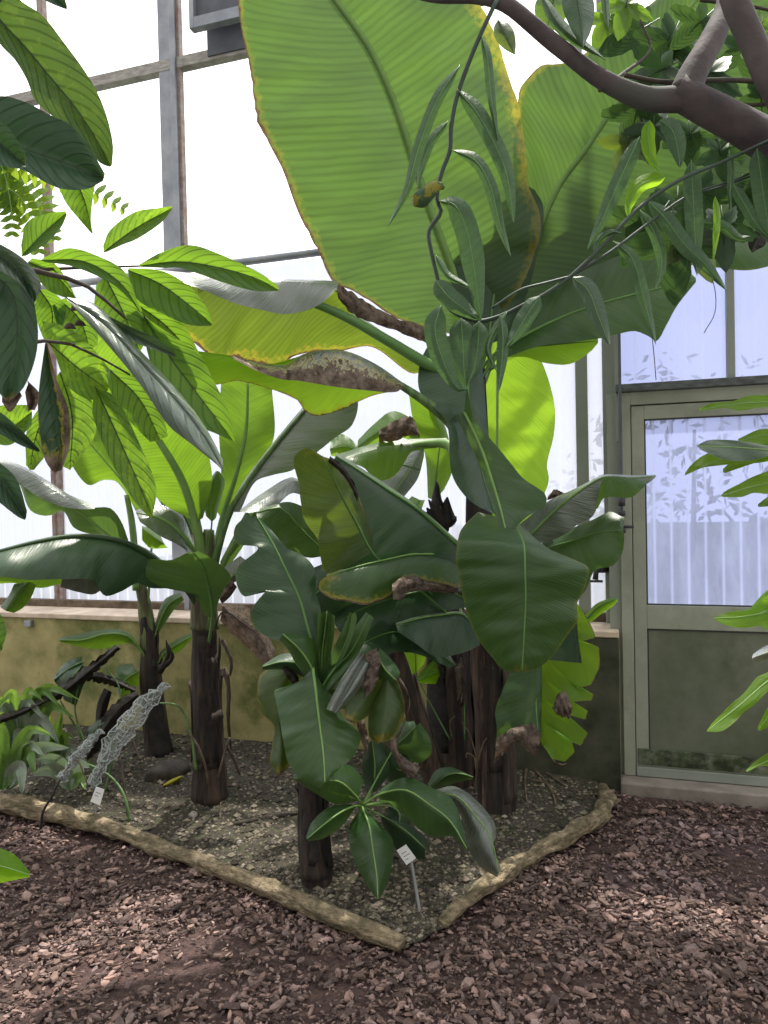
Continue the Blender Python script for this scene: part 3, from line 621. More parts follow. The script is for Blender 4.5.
leaf(BIG, B, [(464, 412, 3.38), (482, 450), (492, 480), (500, 507), (506, 532, 3.1)], [(455, 415), (468, 440), (484, 475), (494, 508), (500, 530)], [(467, 385), (474, 418), (488, 436), (500, 450), (512, 465), (524, 479), (536, 487), (546, 495), (545, 507), (528, 516), (510, 533)], dl=(0, .06, 0), dr=(0, -.05, 0), ruf=.007, ribr=(.014, .006), ribmat=MT['rib_pale'], yel=(0, 0, 0), pet=[(476, 470, 3.6), (466, 425, 3.5)])
leaf(BIG, BS, [(522, 545, 3.35), (545, 520), (566, 501), (590, 484), (605, 477), (630, 478), (656, 476, 3.1)], [(508, 533), (530, 516), (550, 500), (572, 490), (592, 480), (605, 474.5), (630, 475), (655, 475)], [(527, 545), (550, 541), (567, 533), (577, 525), (592, 517), (597, 507), (601, 494), (615, 497), (632, 497), (643, 487), (655, 478)], dl=.08, dr=-.02, ribr=(.011, .003), ribmat=RP, yel=(0, 0, 0), pet=[(485, 600, 3.6), (505, 570, 3.45)])
leaf(BIG, BL, [(597, 509, 3.14), (601, 494), (608, 482), (625, 480), (645, 484, 3.05)], [(596, 509), (599, 492), (604, 478), (625, 477), (648, 482)], [(598, 508), (604, 498), (616, 497), (632, 497), (644, 487)], dl=.02, dr=-.03, rib=False, yel=(0, 0, 0), name='leaf_fold')
leaf(BIG, B, [(540, 552, 3.4), (575, 540), (600, 532), (623, 530, 3.2)], [(538, 545), (575, 527), (592, 520), (612, 511), (617, 515), (624, 517), (623, 528)], [(540, 560), (565, 572), (580, 596), (588, 585), (595, 570), (612, 566), (621, 556), (624, 545), (624, 533)], dl=.05, dr=-.05, ruf=.012, yel=(.02, 0, 0), pet=[(490, 640, 3.6), (515, 580, 3.5)], ribr=(.009, .003))
leaf(BIG, B, [(510, 520, 3.3), (518, 532, 3.08), (523.5, 543, 2.9), (525, 570, 2.86), (525.5, 600), (524, 635), (522, 671, 2.9)],
     [(478, 512), (462, 528), (457, 545), (456, 562), (460, 582), (467, 614), (476, 636), (492, 657), (504, 670), (520, 672)],
     [(520, 525), (548, 548), (570, 558), (589, 568), (587, 580), (584, 590), (577, 604), (578, 620), (567, 636), (554, 654), (539, 668), (525, 672)], dl=(-.02, .05, .09, .09, .05), dr=(-.02, .05, .08, .08, .05), bulge=.1, ruf=.008, ribr=(.009, .003), ribmat=MT['rib'], dry=(.0, .0, .01), yel=(.05, .06, .05), pet=[(484, 590, 3.62), (490, 530, 3.5), (503, 512, 3.3)], n=60, m=10)
leaf(BIG, BD, [(548, 540, 3.45), (560, 580), (575, 620), (580, 663, 3.25)], [(540, 545), (545, 590), (548, 640), (549, 660)], [(552, 540), (575, 600), (578, 636), (582, 663)], ruf=.006, rib=False, yel=(0, 0, 0), dl=.06, dr=-.05)
leaf(BIG, MT['ginger_sunlit'], [(548, 600, 3.5), (548, 640), (545, 690), (541, 745, 3.25)], [(540, 600), (538, 640), (537, 690), (538, 742)],
     [(574, 600), (581, 608), (592, 627), (596, 638), (583, 641), (599, 647), (600, 666), (592, 685), (576, 689), (594, 694), (592, 701), (573, 702), (588, 711), (586, 720), (568, 715), (588, 733), (581, 746), (572, 742), (575, 752), (565, 762), (552, 759), (545, 748)], dl=.02, dr=-.1, ruf=.02, rib=[(490, 640, 3.62), (520, 625, 3.5), (536, 660, 3.35), (536, 700, 3.28), (538, 742, 3.24)], ribr=(.012, .004), dry=(0, .02, .02), yel=(0, .03, 0), n=150, lin=True)
leaf(BIG, B, [(536, 645, 3.33), (536, 690), (537, 735, 3.24)], [(530, 640), (512, 668), (502, 692), (495, 712), (497, 728), (495, 748)], [(542, 650), (542, 690), (541, 738)], dl=.08, dr=.01, ruf=.01, rib=False, yel=(0, 0, 0), dry=(0, 0, .02))
strip(BIG, DE, [(497, 737), (510, 729), (522, 725), (536, 724), (541, 732)], [(494, 764), (506, 752), (516, 742), (528, 752), (538, 757)], 3.22, name='dry_margin')
strip(BIG, DE, [(552, 708), (560, 690), (567, 694), (572, 706)], [(556, 714), (566, 719), (570, 718), (572, 710)], 3.16, name='dry_margin')
strip(BIG, DE, [(545, 747), (552, 758), (562, 764), (568, 763)], [(549, 752), (556, 766), (561, 766), (566, 764)], 3.2, name='dry_margin')
leaf(BIG, MT['ginger_sunlit'], [(586, 620, 3.5), (597, 608), (609, 602), (617, 599, 3.35)], [(585, 615), (596, 604), (608, 599), (616, 598)], [(589, 624), (600, 615), (612, 607), (618, 601)], yel=(0, 0, 0), ribr=(.006, .003), pet=[(500, 700, 3.6), (550, 650, 3.55)])
strip(BIG, DE, [(548, 496), (555, 489), (562, 492), (570, 496)], [(547, 500), (555, 499), (563, 500), (571, 499)], 3.6, name='dry_margin')
leaf(BIG, B, [(330, 555, 3.5), (302, 530), (281, 508), (256, 513, 3.35)], [(312, 558), (296, 555), (278, 540), (258, 520)], [(328, 535), (314, 515), (290, 502), (262, 508)], dl=-.04, ribr=(.010, .004), ribmat=RP, pet=[(478, 640, 3.62), (400, 600, 3.55)], yel=(0, 0, 0))
leaf(BIG, BS, [(330, 500, 3.6), (296, 481), (268, 497), (240, 512, 3.4)], [(325, 490), (294, 477), (264, 492), (240, 510)], [(325, 512), (294, 493), (274, 507), (250, 513)], dr=-.03, rib=False, yel=(0, 0, 0))
leaf(BIG, BD, [(400, 570, 3.5), (360, 575), (320, 590), (300, 615, 3.35)], [(390, 560), (350, 560), (310, 570), (296, 600)], [(398, 590), (365, 600), (335, 615), (310, 630)], ribr=(.008, .003), yel=(0, 0, 0), pet=[(478, 640, 3.62)])
# leaves of the big plant to the left of its stem
leaf(BIG, BD, [(472, 556, 3.5), (457, 544), (420, 511), (387, 489), (352, 466), (336, 456, 3.2)], [(470, 552), (457, 540), (420, 507.5), (387, 485), (352, 462), (336, 453)], [(472, 575), (440, 562), (407, 558), (375, 562), (345, 570), (325, 545), (325, 500), (332, 462)], dl=.06, dr=(-.02, -.1, -.05), ruf=.008, ribr=(.014, .004), yel=(0, 0, 0), ribmat=MT['rib'])
leaf(BIG, B, [(480, 570, 3.55), (456, 557), (416, 554), (389, 559), (359, 566), (326, 576, 3.05)], [(480, 566), (456, 556), (416, 553), (389, 558), (359, 565), (326, 574)], [(482, 588), (456, 588), (436, 583), (420, 580), (408, 577), (397, 584), (390, 596), (378, 601), (365, 605), (350, 602), (332, 599), (318, 588), (322, 579)], dl=.16, dr=-.08, bulge=.1, ruf=.012, ribr=(.010, .003), ribmat=RP, dry=(0, .05, .02), yel=(0, .10, .10))
strip(BIG, DE, [(392, 584), (402, 577), (413, 575), (430, 578), (458, 582)], [(393, 600), (400, 600), (411, 592), (430, 592), (458, 594)], (3.1, 3.4), name='dry_margin')
leaf(BIG, BD, [(478, 630, 3.55), (462, 614), (440, 615), (420, 618), (396, 625, 3.3)], [(478, 625), (462, 612), (440, 613), (420, 616), (396, 623)], [(480, 645), (470, 650), (455, 655), (436, 657), (415, 643), (398, 632)], dl=.12, dr=-.08, ribr=(.009, .003), ribmat=RP, yel=(0, 0, 0))
leaf(BIG, BD, [(455, 665, 3.6), (420, 640), (395, 632), (370, 640), (352, 652, 3.3)], [(450, 655), (420, 625), (395, 612), (372, 618), (355, 645)], [(450, 668), (420, 655), (400, 652), (375, 658), (352, 658)], yel=(0, 0, 0), dr=-.05, ribr=(.008, .003))
leaf(BIG, BD, [(470, 600, 3.62), (440, 590), (400, 596), (355, 612), (335, 625, 3.4)], [(465, 590), (440, 575), (400, 580), (355, 595), (330, 615)], [(465, 608), (440, 612), (400, 622), (368, 632), (340, 632)], yel=(0, 0, 0), dr=-.04, ribr=(.008, .003))
leaf(BIG, BO, [(372, 552, 3.25), (358, 525), (343, 498), (331, 473), (322, 456, 3.0)], [(350, 566), (326, 573), (320, 555), (318, 540), (305, 521), (301, 503), (299, 485), (294, 458), (306, 448), (316, 452)], [(376, 548), (371, 530), (365, 512), (358, 494), (350, 476), (340, 466), (328, 458)], dl=-.05, dr=.06, bulge=.08, ruf=.012, ribr=(.010, .004), ribmat=MT['rib'], dry=(0, .06, .02), yel=(.03, .05, .06), pet=[(475, 640, 3.6), (420, 590, 3.45), (390, 570, 3.32)])
strip(BIG, DK, [(330, 456), (342, 465), (352, 478), (359, 495)], [(328, 462), (340, 472), (350, 486), (357, 502)], 3.03, name='dry_margin')
# limes and browns behind, in the gap left of the stem
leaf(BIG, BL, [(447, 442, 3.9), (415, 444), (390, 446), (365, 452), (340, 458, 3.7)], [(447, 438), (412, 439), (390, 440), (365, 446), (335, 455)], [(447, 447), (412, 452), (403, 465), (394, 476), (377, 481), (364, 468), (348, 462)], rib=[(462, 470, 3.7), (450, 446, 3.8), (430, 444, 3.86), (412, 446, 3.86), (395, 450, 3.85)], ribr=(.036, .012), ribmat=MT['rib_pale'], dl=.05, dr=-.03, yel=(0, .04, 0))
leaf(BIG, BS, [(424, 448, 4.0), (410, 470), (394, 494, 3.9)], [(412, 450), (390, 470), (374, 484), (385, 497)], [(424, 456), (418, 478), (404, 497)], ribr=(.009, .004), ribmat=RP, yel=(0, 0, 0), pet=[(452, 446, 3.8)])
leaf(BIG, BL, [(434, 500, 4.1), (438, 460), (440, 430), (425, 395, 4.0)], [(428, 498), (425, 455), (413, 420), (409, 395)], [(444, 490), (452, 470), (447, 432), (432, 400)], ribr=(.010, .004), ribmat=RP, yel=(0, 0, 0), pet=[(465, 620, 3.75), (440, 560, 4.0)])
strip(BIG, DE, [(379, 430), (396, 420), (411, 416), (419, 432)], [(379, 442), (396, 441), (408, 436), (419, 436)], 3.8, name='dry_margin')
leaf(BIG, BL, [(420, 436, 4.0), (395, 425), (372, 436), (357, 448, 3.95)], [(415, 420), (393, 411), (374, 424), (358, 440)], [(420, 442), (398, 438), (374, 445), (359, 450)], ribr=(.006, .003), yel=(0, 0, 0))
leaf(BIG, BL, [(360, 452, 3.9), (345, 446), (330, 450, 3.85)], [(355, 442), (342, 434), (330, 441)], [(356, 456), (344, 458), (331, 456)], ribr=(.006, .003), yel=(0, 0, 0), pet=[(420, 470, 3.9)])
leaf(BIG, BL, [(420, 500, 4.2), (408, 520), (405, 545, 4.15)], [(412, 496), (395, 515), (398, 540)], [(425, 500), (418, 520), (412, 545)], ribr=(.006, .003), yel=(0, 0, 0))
leaf(BIG, MT['ginger_sunlit'], [(428, 617, 4.0), (420, 605), (408, 607), (392, 616, 3.9)], [(436, 603), (420, 590), (403, 602), (391, 613)], [(438, 615), (420, 617), (405, 617), (393, 618)], yel=(0, 0, 0), ribr=(.007, .003))
leaf(BIG, MT['ginger_sunlit'], [(416, 674, 3.9), (416, 660), (412, 642, 3.85)], [(410, 674), (402, 655), (406, 643)], [(424, 664), (426, 652), (418, 643)], yel=(0, 0, 0), ribr=(.006, .003), pet=[(450, 740, 3.8)])
leaf(BIG, MT['ginger_sunlit'], [(448, 672, 3.9), (435, 672), (418, 681, 3.8)], [(462, 666), (440, 658), (425, 667), (416, 679)], [(462, 670), (447, 681), (436, 684), (420, 683)], yel=(0, 0, 0), ribr=(.006, .003), pet=[(465, 740, 3.75), (462, 690, 3.85)])
strip(BIG, DE, [(455, 668), (462, 663), (465, 690), (463, 715)], [(457, 700), (459, 705), (461, 710), (462, 718)], 3.75, name='dry_sheath')
# withered black flower stalk
q = MB(); r = random.Random(3)
for i in range(9):
    x, y = 436 + r.uniform(-12, 14), 505 + r.uniform(-18, 20); c = path([(446, 525, 3.72), ((446 + x) / 2, (525 + y) / 2, 3.7), (x + r.uniform(-6, 6), y - 8, 3.66)], 8)
    q.tube(c, [.04, .05, .044, .036, .028, .02, .012, .004], 8, .6, i)
q.build('withered_leaf_bunch', MT['black_dry'], BIG, True)
# ---- a second old trunk right behind it and a dead leaning one in front
op = [(452, 797, 3.98), (452, 720, 3.98), (450, 650, 3.98), (446, 560, 3.98)]
OLD = empty('dead_banana_plant', base_of(op), 'thick dark old banana trunk standing in shadow just left behind the tallest plant', 'banana trunk')
stem_tube(OLD, 'pseudostem', op, [.13, .12, .10, .07], MT['pseudostem'], seed=4)
sheaths(OLD, op, [.13, .12, .10, .07], 7, ('pseudostem', 'sheath', 'black_dry'), 8)
for pts in ([(474, 792, 3.62), (477, 765, 3.6), (470, 735, 3.58), (462, 722, 3.56)], [(476, 770, 3.6), (474, 757, 3.58), (467, 753, 3.57), (466, 758, 3.57)], [(478, 760, 3.6), (484, 742, 3.58), (487, 738, 3.57)], [(452, 738, 3.7), (450, 722, 3.68), (455, 716, 3.67)]):
    q = MB(); q.tube(path(pts, 14), [.005 - .0025 * i / 13 for i in range(14)], 6); q.build('curled_stalk', MT['dry_twig'], OLD, True)
lp = [(441, 796, 3.72), (428, 750, 3.66), (412, 700, 3.6), (394, 650, 3.55), (385, 622, 3.52)]
LEAN = empty('dead_banana_plant', base_of(lp), 'dead brown banana trunk leaning left over the small plants', 'banana trunk')
stem_tube(LEAN, 'pseudostem', lp, [.062, .056, .05, .045, .03], MT['sheath'], seed=9)
sheaths(LEAN, lp, [.062, .056, .05, .045, .03], 4, ('sheath', 'pseudostem'), 12)
# ---- banana plant on the left
tp = [(209, 800, 3.84), (207, 720, 3.84), (205, 660, 3.84), (204, 625, 3.84), (205, 598, 3.83), (206, 575, 3.82)]
LEFT = empty('banana_plant', base_of(tp), 'banana plant left of the middle with a dark single trunk and upright leaves', 'banana plant')
tr_ = [.092, .076, .072, .07, .06, .04]
stem_tube(LEFT, 'pseudostem', tp, tr_, MT['pseudostem'], seed=2); sheaths(LEFT, tp[:4], tr_[:4], 8, ('pseudostem', 'sheath', 'pseudostem'), 21)
stem_tube(LEFT, 'leaf_sheath', [(204, 628, 3.84), (205, 595, 3.83), (207, 560, 3.81), (209, 530, 3.79)], [.074, .068, .052, .026], MT['sheath_green'], seed=33)
leaf(LEFT, BL, [(196, 522, 3.75), (182, 480), (160, 442), (132, 402), (100, 360), (70, 325, 3.3)], [(192, 520), (165, 505), (140, 480), (118, 448), (95, 412), (65, 360)], [(203, 518), (212, 480), (205, 445), (182, 405), (150, 365), (105, 325)], dl=.1, dr=-.05, ribr=(.032, .006), ribmat=RP, pet=[(206, 590, 3.8)], yel=(0, 0, 0))
leaf(LEFT, BL, [(222, 520, 3.9), (236, 475), (246, 430), (248, 382, 3.8)], [(216, 510), (221, 480), (219, 430), (221, 380)], [(235, 500), (258, 470), (274, 437), (272, 388)], dl=.02, dr=.03, ribr=(.022, .005), ribmat=RP, pet=[(208, 585, 3.82)], yel=(0, 0, 0))
leaf(LEFT, BS, [(230, 512, 3.75), (246, 486), (262, 462), (283, 436), (304, 411), (325, 385, 3.5)], [(228, 509), (243, 482), (260, 459), (281, 433), (302, 408), (322, 383)], [(240, 512), (255, 482), (273, 475), (293, 470), (320, 450), (336, 437), (352, 425), (358, 400), (345, 385)], dl=.05, dr=-.05, ruf=.012, ribr=(.026, .005), ribmat=MT['stalk'], pet=[(209, 590, 3.8), (219, 545, 3.78)], yel=(0, 0, 0))
leaf(LEFT, BL, [(212, 522, 3.72), (211, 505), (214, 485), (218, 471, 3.66)], [(206, 516), (203, 500), (207, 483), (216, 471)], [(216, 518), (220, 502), (225, 482), (220, 472)], bulge=.3, ribr=(.008, .003), pet=[(206, 560, 3.8)], yel=(0, 0, 0), name='leaf_spear')
leaf(LEFT, BS, [(196, 555, 3.82), (178, 530), (160, 518), (136, 513, 3.7)], [(194, 545), (180, 512), (158, 505), (136, 510)], [(196, 560), (180, 546), (160, 536), (140, 522)], dr=-.06, ribr=(.026, .004), ribmat=RP, pet=[(204, 600, 3.82)], yel=(0, 0, 0))
leaf(LEFT, BD, [(196, 535, 3.95), (178, 500), (160, 478), (146, 458, 3.8)], [(186, 535), (162, 505), (148, 480), (143, 455)], [(194, 500), (186, 492), (176, 470), (160, 455)], ribr=(.024, .005), ribmat=RP, pet=[(205, 600, 3.83)], yel=(0, 0, 0))
leaf(LEFT, BL, [(165, 545, 4.0), (150, 535), (142, 528, 3.9)], [(160, 535), (150, 528), (142, 526)], [(168, 548), (150, 548), (142, 540)], rib=False, yel=(0, 0, 0))
leaf(LEFT, BD, [(178, 580, 3.72), (150, 556), (120, 541), (77, 536), (40, 541), (0, 551, 3.2), (-40, 562, 3.15)], [(176, 575), (152, 552), (120, 539), (77, 534), (40, 539), (0, 549), (-40, 560)], [(176, 588), (150, 588), (138, 583), (122, 591), (106, 596), (98, 588), (94, 580), (60, 579), (30, 580), (0, 577), (-40, 585)], dl=.2, dr=(-.03, -.12, -.1), bulge=.14, ruf=.01, ribr=(.02, .006), ribmat=RD, pet=[(204, 620, 3.82), (192, 596, 3.78)], yel=(0, 0, 0), n=60)
leaf(LEFT, BL, [(110, 565, 3.6), (60, 568), (10, 570, 3.4), (-40, 575, 3.35)], [(110, 560), (60, 560), (10, 560), (-40, 566)], [(110, 575), (60, 584), (40, 588), (10, 583), (-40, 590)], rib=False, yel=(0, 0, 0), name='leaf_fold', dr=.05)
leaf(LEFT, BS, [(112, 575, 3.55), (92, 574), (62, 580, 3.4)], [(110, 570), (85, 568), (66, 574)], [(108, 582), (95, 594), (78, 592), (60, 587)], rib=False, yel=(0, 0, 0), name='leaf_fold')
leaf(LEFT, BL, [(30, 582, 3.35), (20, 590), (6, 611, 3.3)], [(14, 584), (9, 595), (0, 607)], [(36, 585), (32, 596), (24, 607), (14, 613)], rib=False, yel=(0, 0, 0), name='leaf_tip', ruf=.012)
leaf(LEFT, B, [(212, 618, 3.68), (209, 590), (203, 566), (194, 553, 3.45)], [(204, 615), (195, 594), (180, 591), (162, 587), (146, 577), (150, 558), (160, 560), (172, 560), (188, 552)], [(216, 610), (222, 592), (231, 577), (222, 566), (208, 556), (198, 551)], dl=-.06, dr=-.02, ribr=(.014, .005), ribmat=MT['rib'], pet=[(206, 660, 3.82)], yel=(0, 0, 0))
leaf(LEFT, BS, [(218, 585, 3.7), (235, 575), (246, 560, 3.6)], [(214, 578), (226, 566), (240, 556)], [(222, 588), (238, 580), (247, 566)], ribr=(.012, .004), ribmat=RP, pet=[(208, 650, 3.82), (214, 600, 3.76)], yel=(0, 0, 0))
leaf(LEFT, B, [(222, 568, 3.8), (236, 540), (252, 515), (268, 498), (295, 481, 3.6)], [(220, 562), (234, 535), (248, 509), (266, 494), (294, 479)], [(226, 570), (242, 548), (262, 513), (280, 500), (294, 490)], ribr=(.024, .004), ribmat=RP, pet=[(206, 625, 3.8)], yel=(0, 0, 0))
leaf(LEFT, DE, [(222, 612, 3.72), (242, 622), (262, 640), (270, 665, 3.6)], [(222, 605), (245, 606), (262, 622), (275, 650)], [(220, 620), (232, 634), (248, 648), (264, 666)], ribr=(.008, .003), ribmat=MT['sheath'], pet=[(209, 655, 3.82)], yel=(0, 0, 0))
leaf(LEFT, DE, [(220, 600, 3.68), (226, 592), (234, 583, 3.6)], [(218, 594), (222, 586), (230, 579)], [(222, 604), (230, 597), (237, 587)], rib=False, yel=(0, 0, 0))
# hanging dry fibres on its trunk
for pts in ([(224, 668, 3.72), (229, 690, 3.72), (228, 720, 3.74), (231, 750, 3.76)], [(226, 745, 3.72), (234, 760, 3.72), (240, 775, 3.74)], [(222, 640, 3.74), (231, 660, 3.72), (230, 676, 3.72)]):
    q = MB(); q.tube(path(pts, 10), [.012, .014, .01, .012, .009, .011, .008, .009, .007, .004], 6, .5, 3); q.build('dry_fibre', MT['sheath'], LEFT, True)
for pts in ([(186, 730, 3.6), (197, 745, 3.62), (205, 765, 3.66), (208, 785, 3.7)], [(230, 738, 3.66), (224, 755, 3.68), (218, 778, 3.7)]):
    q = MB(); q.tube(path(pts, 10), [.006] * 10, 6); q.build('dry_stalk', MT['dry_twig'], LEFT, True)
# ---- small banana plant between it and the wall
sp_ = [(159, 760, 4.5), (153, 715, 4.5), (150, 680, 4.5), (149, 640, 4.5), (145, 610, 4.5)]
SML = empty('banana_plant', base_of(sp_), 'thin banana plant against the low wall, behind the dark single trunk', 'banana plant')
stem_tube(SML, 'pseudostem', sp_, [.082, .068, .062, .05, .04], MT['pseudostem'], seed=6); stem_tube(SML, 'leaf_sheath', [(149, 650, 4.5), (146, 615, 4.5), (140, 580, 4.48), (136, 545, 4.46)], [.052, .044, .032, .018], MT['sheath_green'], seed=36); sheaths(SML, sp_, [.082, .068, .062, .05, .04], 6, ('pseudostem', 'sheath', 'black_dry'), 41)
leaf(SML, BL, [(142, 652, 4.45), (127, 636), (105, 634), (82, 640), (59, 640, 4.2)], [(140, 646), (128, 632), (107, 629), (88, 632), (60, 638)], [(132, 640), (118, 645), (100, 649), (80, 647), (60, 642)], ribr=(.012, .003), ribmat=RP, pet=[(149, 665, 4.48)], yel=(0, 0, 0))
leaf(SML, BL, [(138, 672, 4.5), (125, 680), (120, 697, 4.3)], [(132, 663), (117, 667), (117, 690)], [(140, 682), (133, 690), (123, 699)], ribr=(.010, .003), ribmat=RP, pet=[(150, 685, 4.5), (145, 670, 4.5)], yel=(0, 0, 0))
leaf(SML, BL, [(162, 656, 4.45), (176, 645), (192, 636, 4.3)], [(162, 650), (174, 641), (190, 633)], [(163, 661), (180, 651), (193, 638)], ribr=(.009, .003), ribmat=RP, pet=[(152, 680, 4.5)], yel=(0, 0, 0))
leaf(SML, B, [(128, 552, 4.45), (107, 534), (77, 510), (45, 487), (0, 466, 4.1), (-40, 455, 4.05)], [(130, 545), (121, 521), (110, 508), (92, 507), (70, 497), (45, 480), (20, 468), (-10, 456), (-40, 450)], [(127, 556), (107, 537), (86, 533), (73, 527), (63, 511), (47, 516), (30, 510), (15, 480), (-40, 470)], dl=-.03, dr=.08, ribr=(.016, .004), ribmat=RP, pet=[(145, 620, 4.5), (139, 580, 4.48)], yel=(0, 0, 0), n=40)
leaf(SML, BS, [(96, 507, 4.1), (70, 498), (45, 482), (20, 468), (-30, 455, 3.95)], [(96, 505), (70, 495), (45, 479), (20, 465), (-30, 450)], [(94, 509), (80, 509), (60, 506), (37, 496), (19, 484), (-30, 470)], rib=False, dr=-.04, name='leaf_fold', yel=(0, 0, 0))
leaf(SML, BL, [(150, 520, 4.4), (125, 485), (100, 455), (70, 420, 4.2)], [(142, 522), (118, 483), (104, 480), (88, 485), (70, 462), (55, 430)], [(155, 510), (140, 470), (115, 435), (85, 405)], ribr=(.012, .004), ribmat=RP, pet=[(147, 620, 4.5), (150, 570, 4.45)], yel=(0, 0, 0))
leaf(SML, B, [(136, 590, 4.45), (134, 550), (131, 520), (126, 495, 4.35)], [(134, 590), (131, 550), (128, 520), (124, 495)], [(139, 590), (138, 550), (135, 520), (129, 495)], ribr=(.022, .012), ribmat=RP, yel=(0, 0, 0), name='leaf_spear')
leaf(SML, B, [(156, 632, 4.48), (168, 605), (182, 596, 4.4)], [(154, 628), (164, 600), (180, 592)], [(158, 634), (174, 610), (184, 600)], ribr=(.008, .003), ribmat=RP, yel=(0, 0, 0), pet=[(150, 660, 4.5)])
for k_, pts in enumerate(([(160, 672, 4.42), (168, 655, 4.38), (166, 640, 4.36)], [(160, 668, 4.42), (172, 658, 4.36), (168, 645, 4.34)])):
    q = MB(); q.tube(path(pts, 8), [.02, .02, .018, .016, .013, .01, .007, .003], 8, .4, k_); q.build('black_stub', MT['black_dry'], SML, True)
# ---- young plant in front
fp = [(320, 892, 3.02), (314, 850, 3.02), (312, 790, 3.02), (314, 730, 3.02), (318, 680, 3.0)]
FRONT = empty('banana_plant', base_of(fp), 'young banana plant in front of the middle with one broad dark green leaf', 'banana plant')
stem_tube(FRONT, 'pseudostem', fp, [.07, .06, .055, .05, .035], MT['pseudostem'], seed=13); sheaths(FRONT, fp[:4], [.07, .06, .055, .05], 5, ('pseudostem', 'black_dry'), 52)
leaf(FRONT, BD, [(315, 655, 3.0), (307, 625), (300, 600), (287, 572), (272, 542), (257, 517, 3.1)], [(305, 652), (280, 642), (256, 630), (250, 613), (258, 600), (266, 590), (243, 596), (236, 570), (258, 548), (236, 543), (235, 527), (248, 515)], [(322, 640), (321, 612), (316, 592), (315, 570), (305, 557), (286, 547), (274, 533), (260, 518)], dl=-.05, dr=.02, ruf=.01, ribr=(.011, .004), ribmat=MT['rib'], pet=[(318, 690, 3.0)], yel=(.03, 0, 0), n=60)
leaf(FRONT, B, [(313, 668, 2.92), (316, 692), (320, 727), (323.5, 755), (325, 782, 2.7)], [(290, 690), (275, 690), (277, 706), (280, 722), (284, 745), (288, 762), (297, 775), (305, 783), (320, 789)], [(325, 690), (334, 698), (343, 717), (355, 728), (361, 736), (356, 752), (347, 763), (336, 772), (329, 781)], dl=(.06, -.04, .03), dr=(.05, .06, .03), bulge=.08, ruf=.006, ribr=(.009, .003), ribmat=RP, yel=(.0, 0, .01), n=60, m=9)
leaf(FRONT, BO, [(302, 664, 3.05), (288, 674), (278, 700), (281, 740), (279, 776, 2.95)], [(285, 662), (262, 672), (257, 690), (261, 712), (274, 726), (271, 750), (270, 763), (277, 775)], [(305, 675), (290, 690), (287, 720), (292, 755), (288, 768)], ruf=.012, rib=False, dry=(.05, 0, .03), yel=(.05, 0, .05))
strip(FRONT, DK, [(284, 660), (290, 668), (298, 676), (300, 690)], [(282, 668), (286, 676), (292, 684), (297, 692)], 3.0, name='dry_margin')
leaf(FRONT, BD, [(318, 675, 3.02), (300, 664), (281, 662), (262, 667, 2.95)], [(316, 668), (300, 655), (282, 654), (264, 664)], [(316, 682), (298, 675), (282, 670), (263, 670)], ribr=(.007, .003), yel=(0, 0, 0), ruf=.006)
leaf(FRONT, B, [(320, 690, 2.98), (338, 660), (348, 637), (353, 614, 2.85)], [(312, 680), (320, 672), (330, 655), (342, 630), (350, 612)], [(326, 682), (342, 660), (351, 640), (357, 618), (355, 612)], dl=.0, dr=-.06, ribr=(.009, .003), ribmat=MT['rib'], yel=(0, 0, 0))
leaf(FRONT, B, [(322, 688, 3.0), (322, 655), (325, 630), (327, 611, 2.95)], [(317, 685), (316, 655), (317, 632), (318, 614)], [(328, 685), (331, 655), (334, 635), (335, 616)], dl=-.05, dr=-.05, bulge=-.9, ribr=(.007, .003), yel=(0, 0, 0), name='leaf_curl')
leaf(FRONT, B, [(320, 690, 2.95), (312, 668), (300, 650), (283, 634, 2.85)], [(308, 682), (296, 664), (288, 650), (279, 640)], [(320, 680), (318, 656), (314, 640), (298, 634), (286, 632)], dr=.06, ribr=(.008, .003), ribmat=RP, yel=(0, 0, 0), ruf=.006)
leaf(FRONT, B, [(322, 688, 2.94), (332, 672), (352, 650), (370, 615, 2.9)], [(318, 680), (326, 664), (345, 640), (366, 612)], [(325, 690), (340, 676), (358, 655), (374, 618)], dr=-.04, ribr=(.008, .003), yel=(0, 0, 0))
leaf(FRONT, BS, [(366, 655, 2.9), (352, 680), (334, 712, 2.8)], [(360, 652), (342, 678), (326, 709)], [(374, 660), (360, 688), (337, 714)], bulge=.9, dl=.02, dr=.02, rib=False, yel=(0, 0, 0), name='leaf_roll')
leaf(FRONT, B, [(318, 700, 3.05), (330, 690), (345, 690), (362, 696, 3.0)], [(320, 690), (332, 676), (350, 672), (365, 688)], [(322, 706), (334, 704), (350, 712), (364, 704)], ribr=(.007, .003), yel=(0, 0, 0))
leaf(FRONT, BO, [(384, 668, 2.95), (372, 690), (360, 705), (350, 722, 2.8)], [(370, 668), (354, 690), (345, 708), (346, 720)], [(388, 684), (376, 702), (368, 716), (355, 723)], dl=.0, dr=.03, ruf=.006, rib=False, dry=(0, 0, .04), yel=(0, .1, .1))
leaf(FRONT, BO, [(388, 674, 2.9), (388, 695), (386, 715), (381, 742, 2.78)], [(378, 690), (370, 706), (368, 722), (370, 738), (378, 744)], [(396, 676), (402, 692), (405, 708), (400, 726), (393, 737), (384, 743)], bulge=.14, ruf=.006, rib=False, dry=(.0, .02, .02), yel=(.06, .12, .14))
leaf(FRONT, B, [(376, 655, 2.92), (384, 668), (396, 680, 2.85)], [(374, 660), (378, 676), (386, 684)], [(380, 648), (390, 658), (400, 672), (398, 680)], ribr=(.006, .003), ribmat=RP, yel=(0, 0, 0), pet=[(330, 690, 3.0), (355, 662, 2.95)])
strip(FRONT, DE, [(376, 648), (380, 655), (380, 668), (377, 683)], [(362, 656), (361, 670), (362, 684), (364, 700)], 2.86, name='dry_margin')
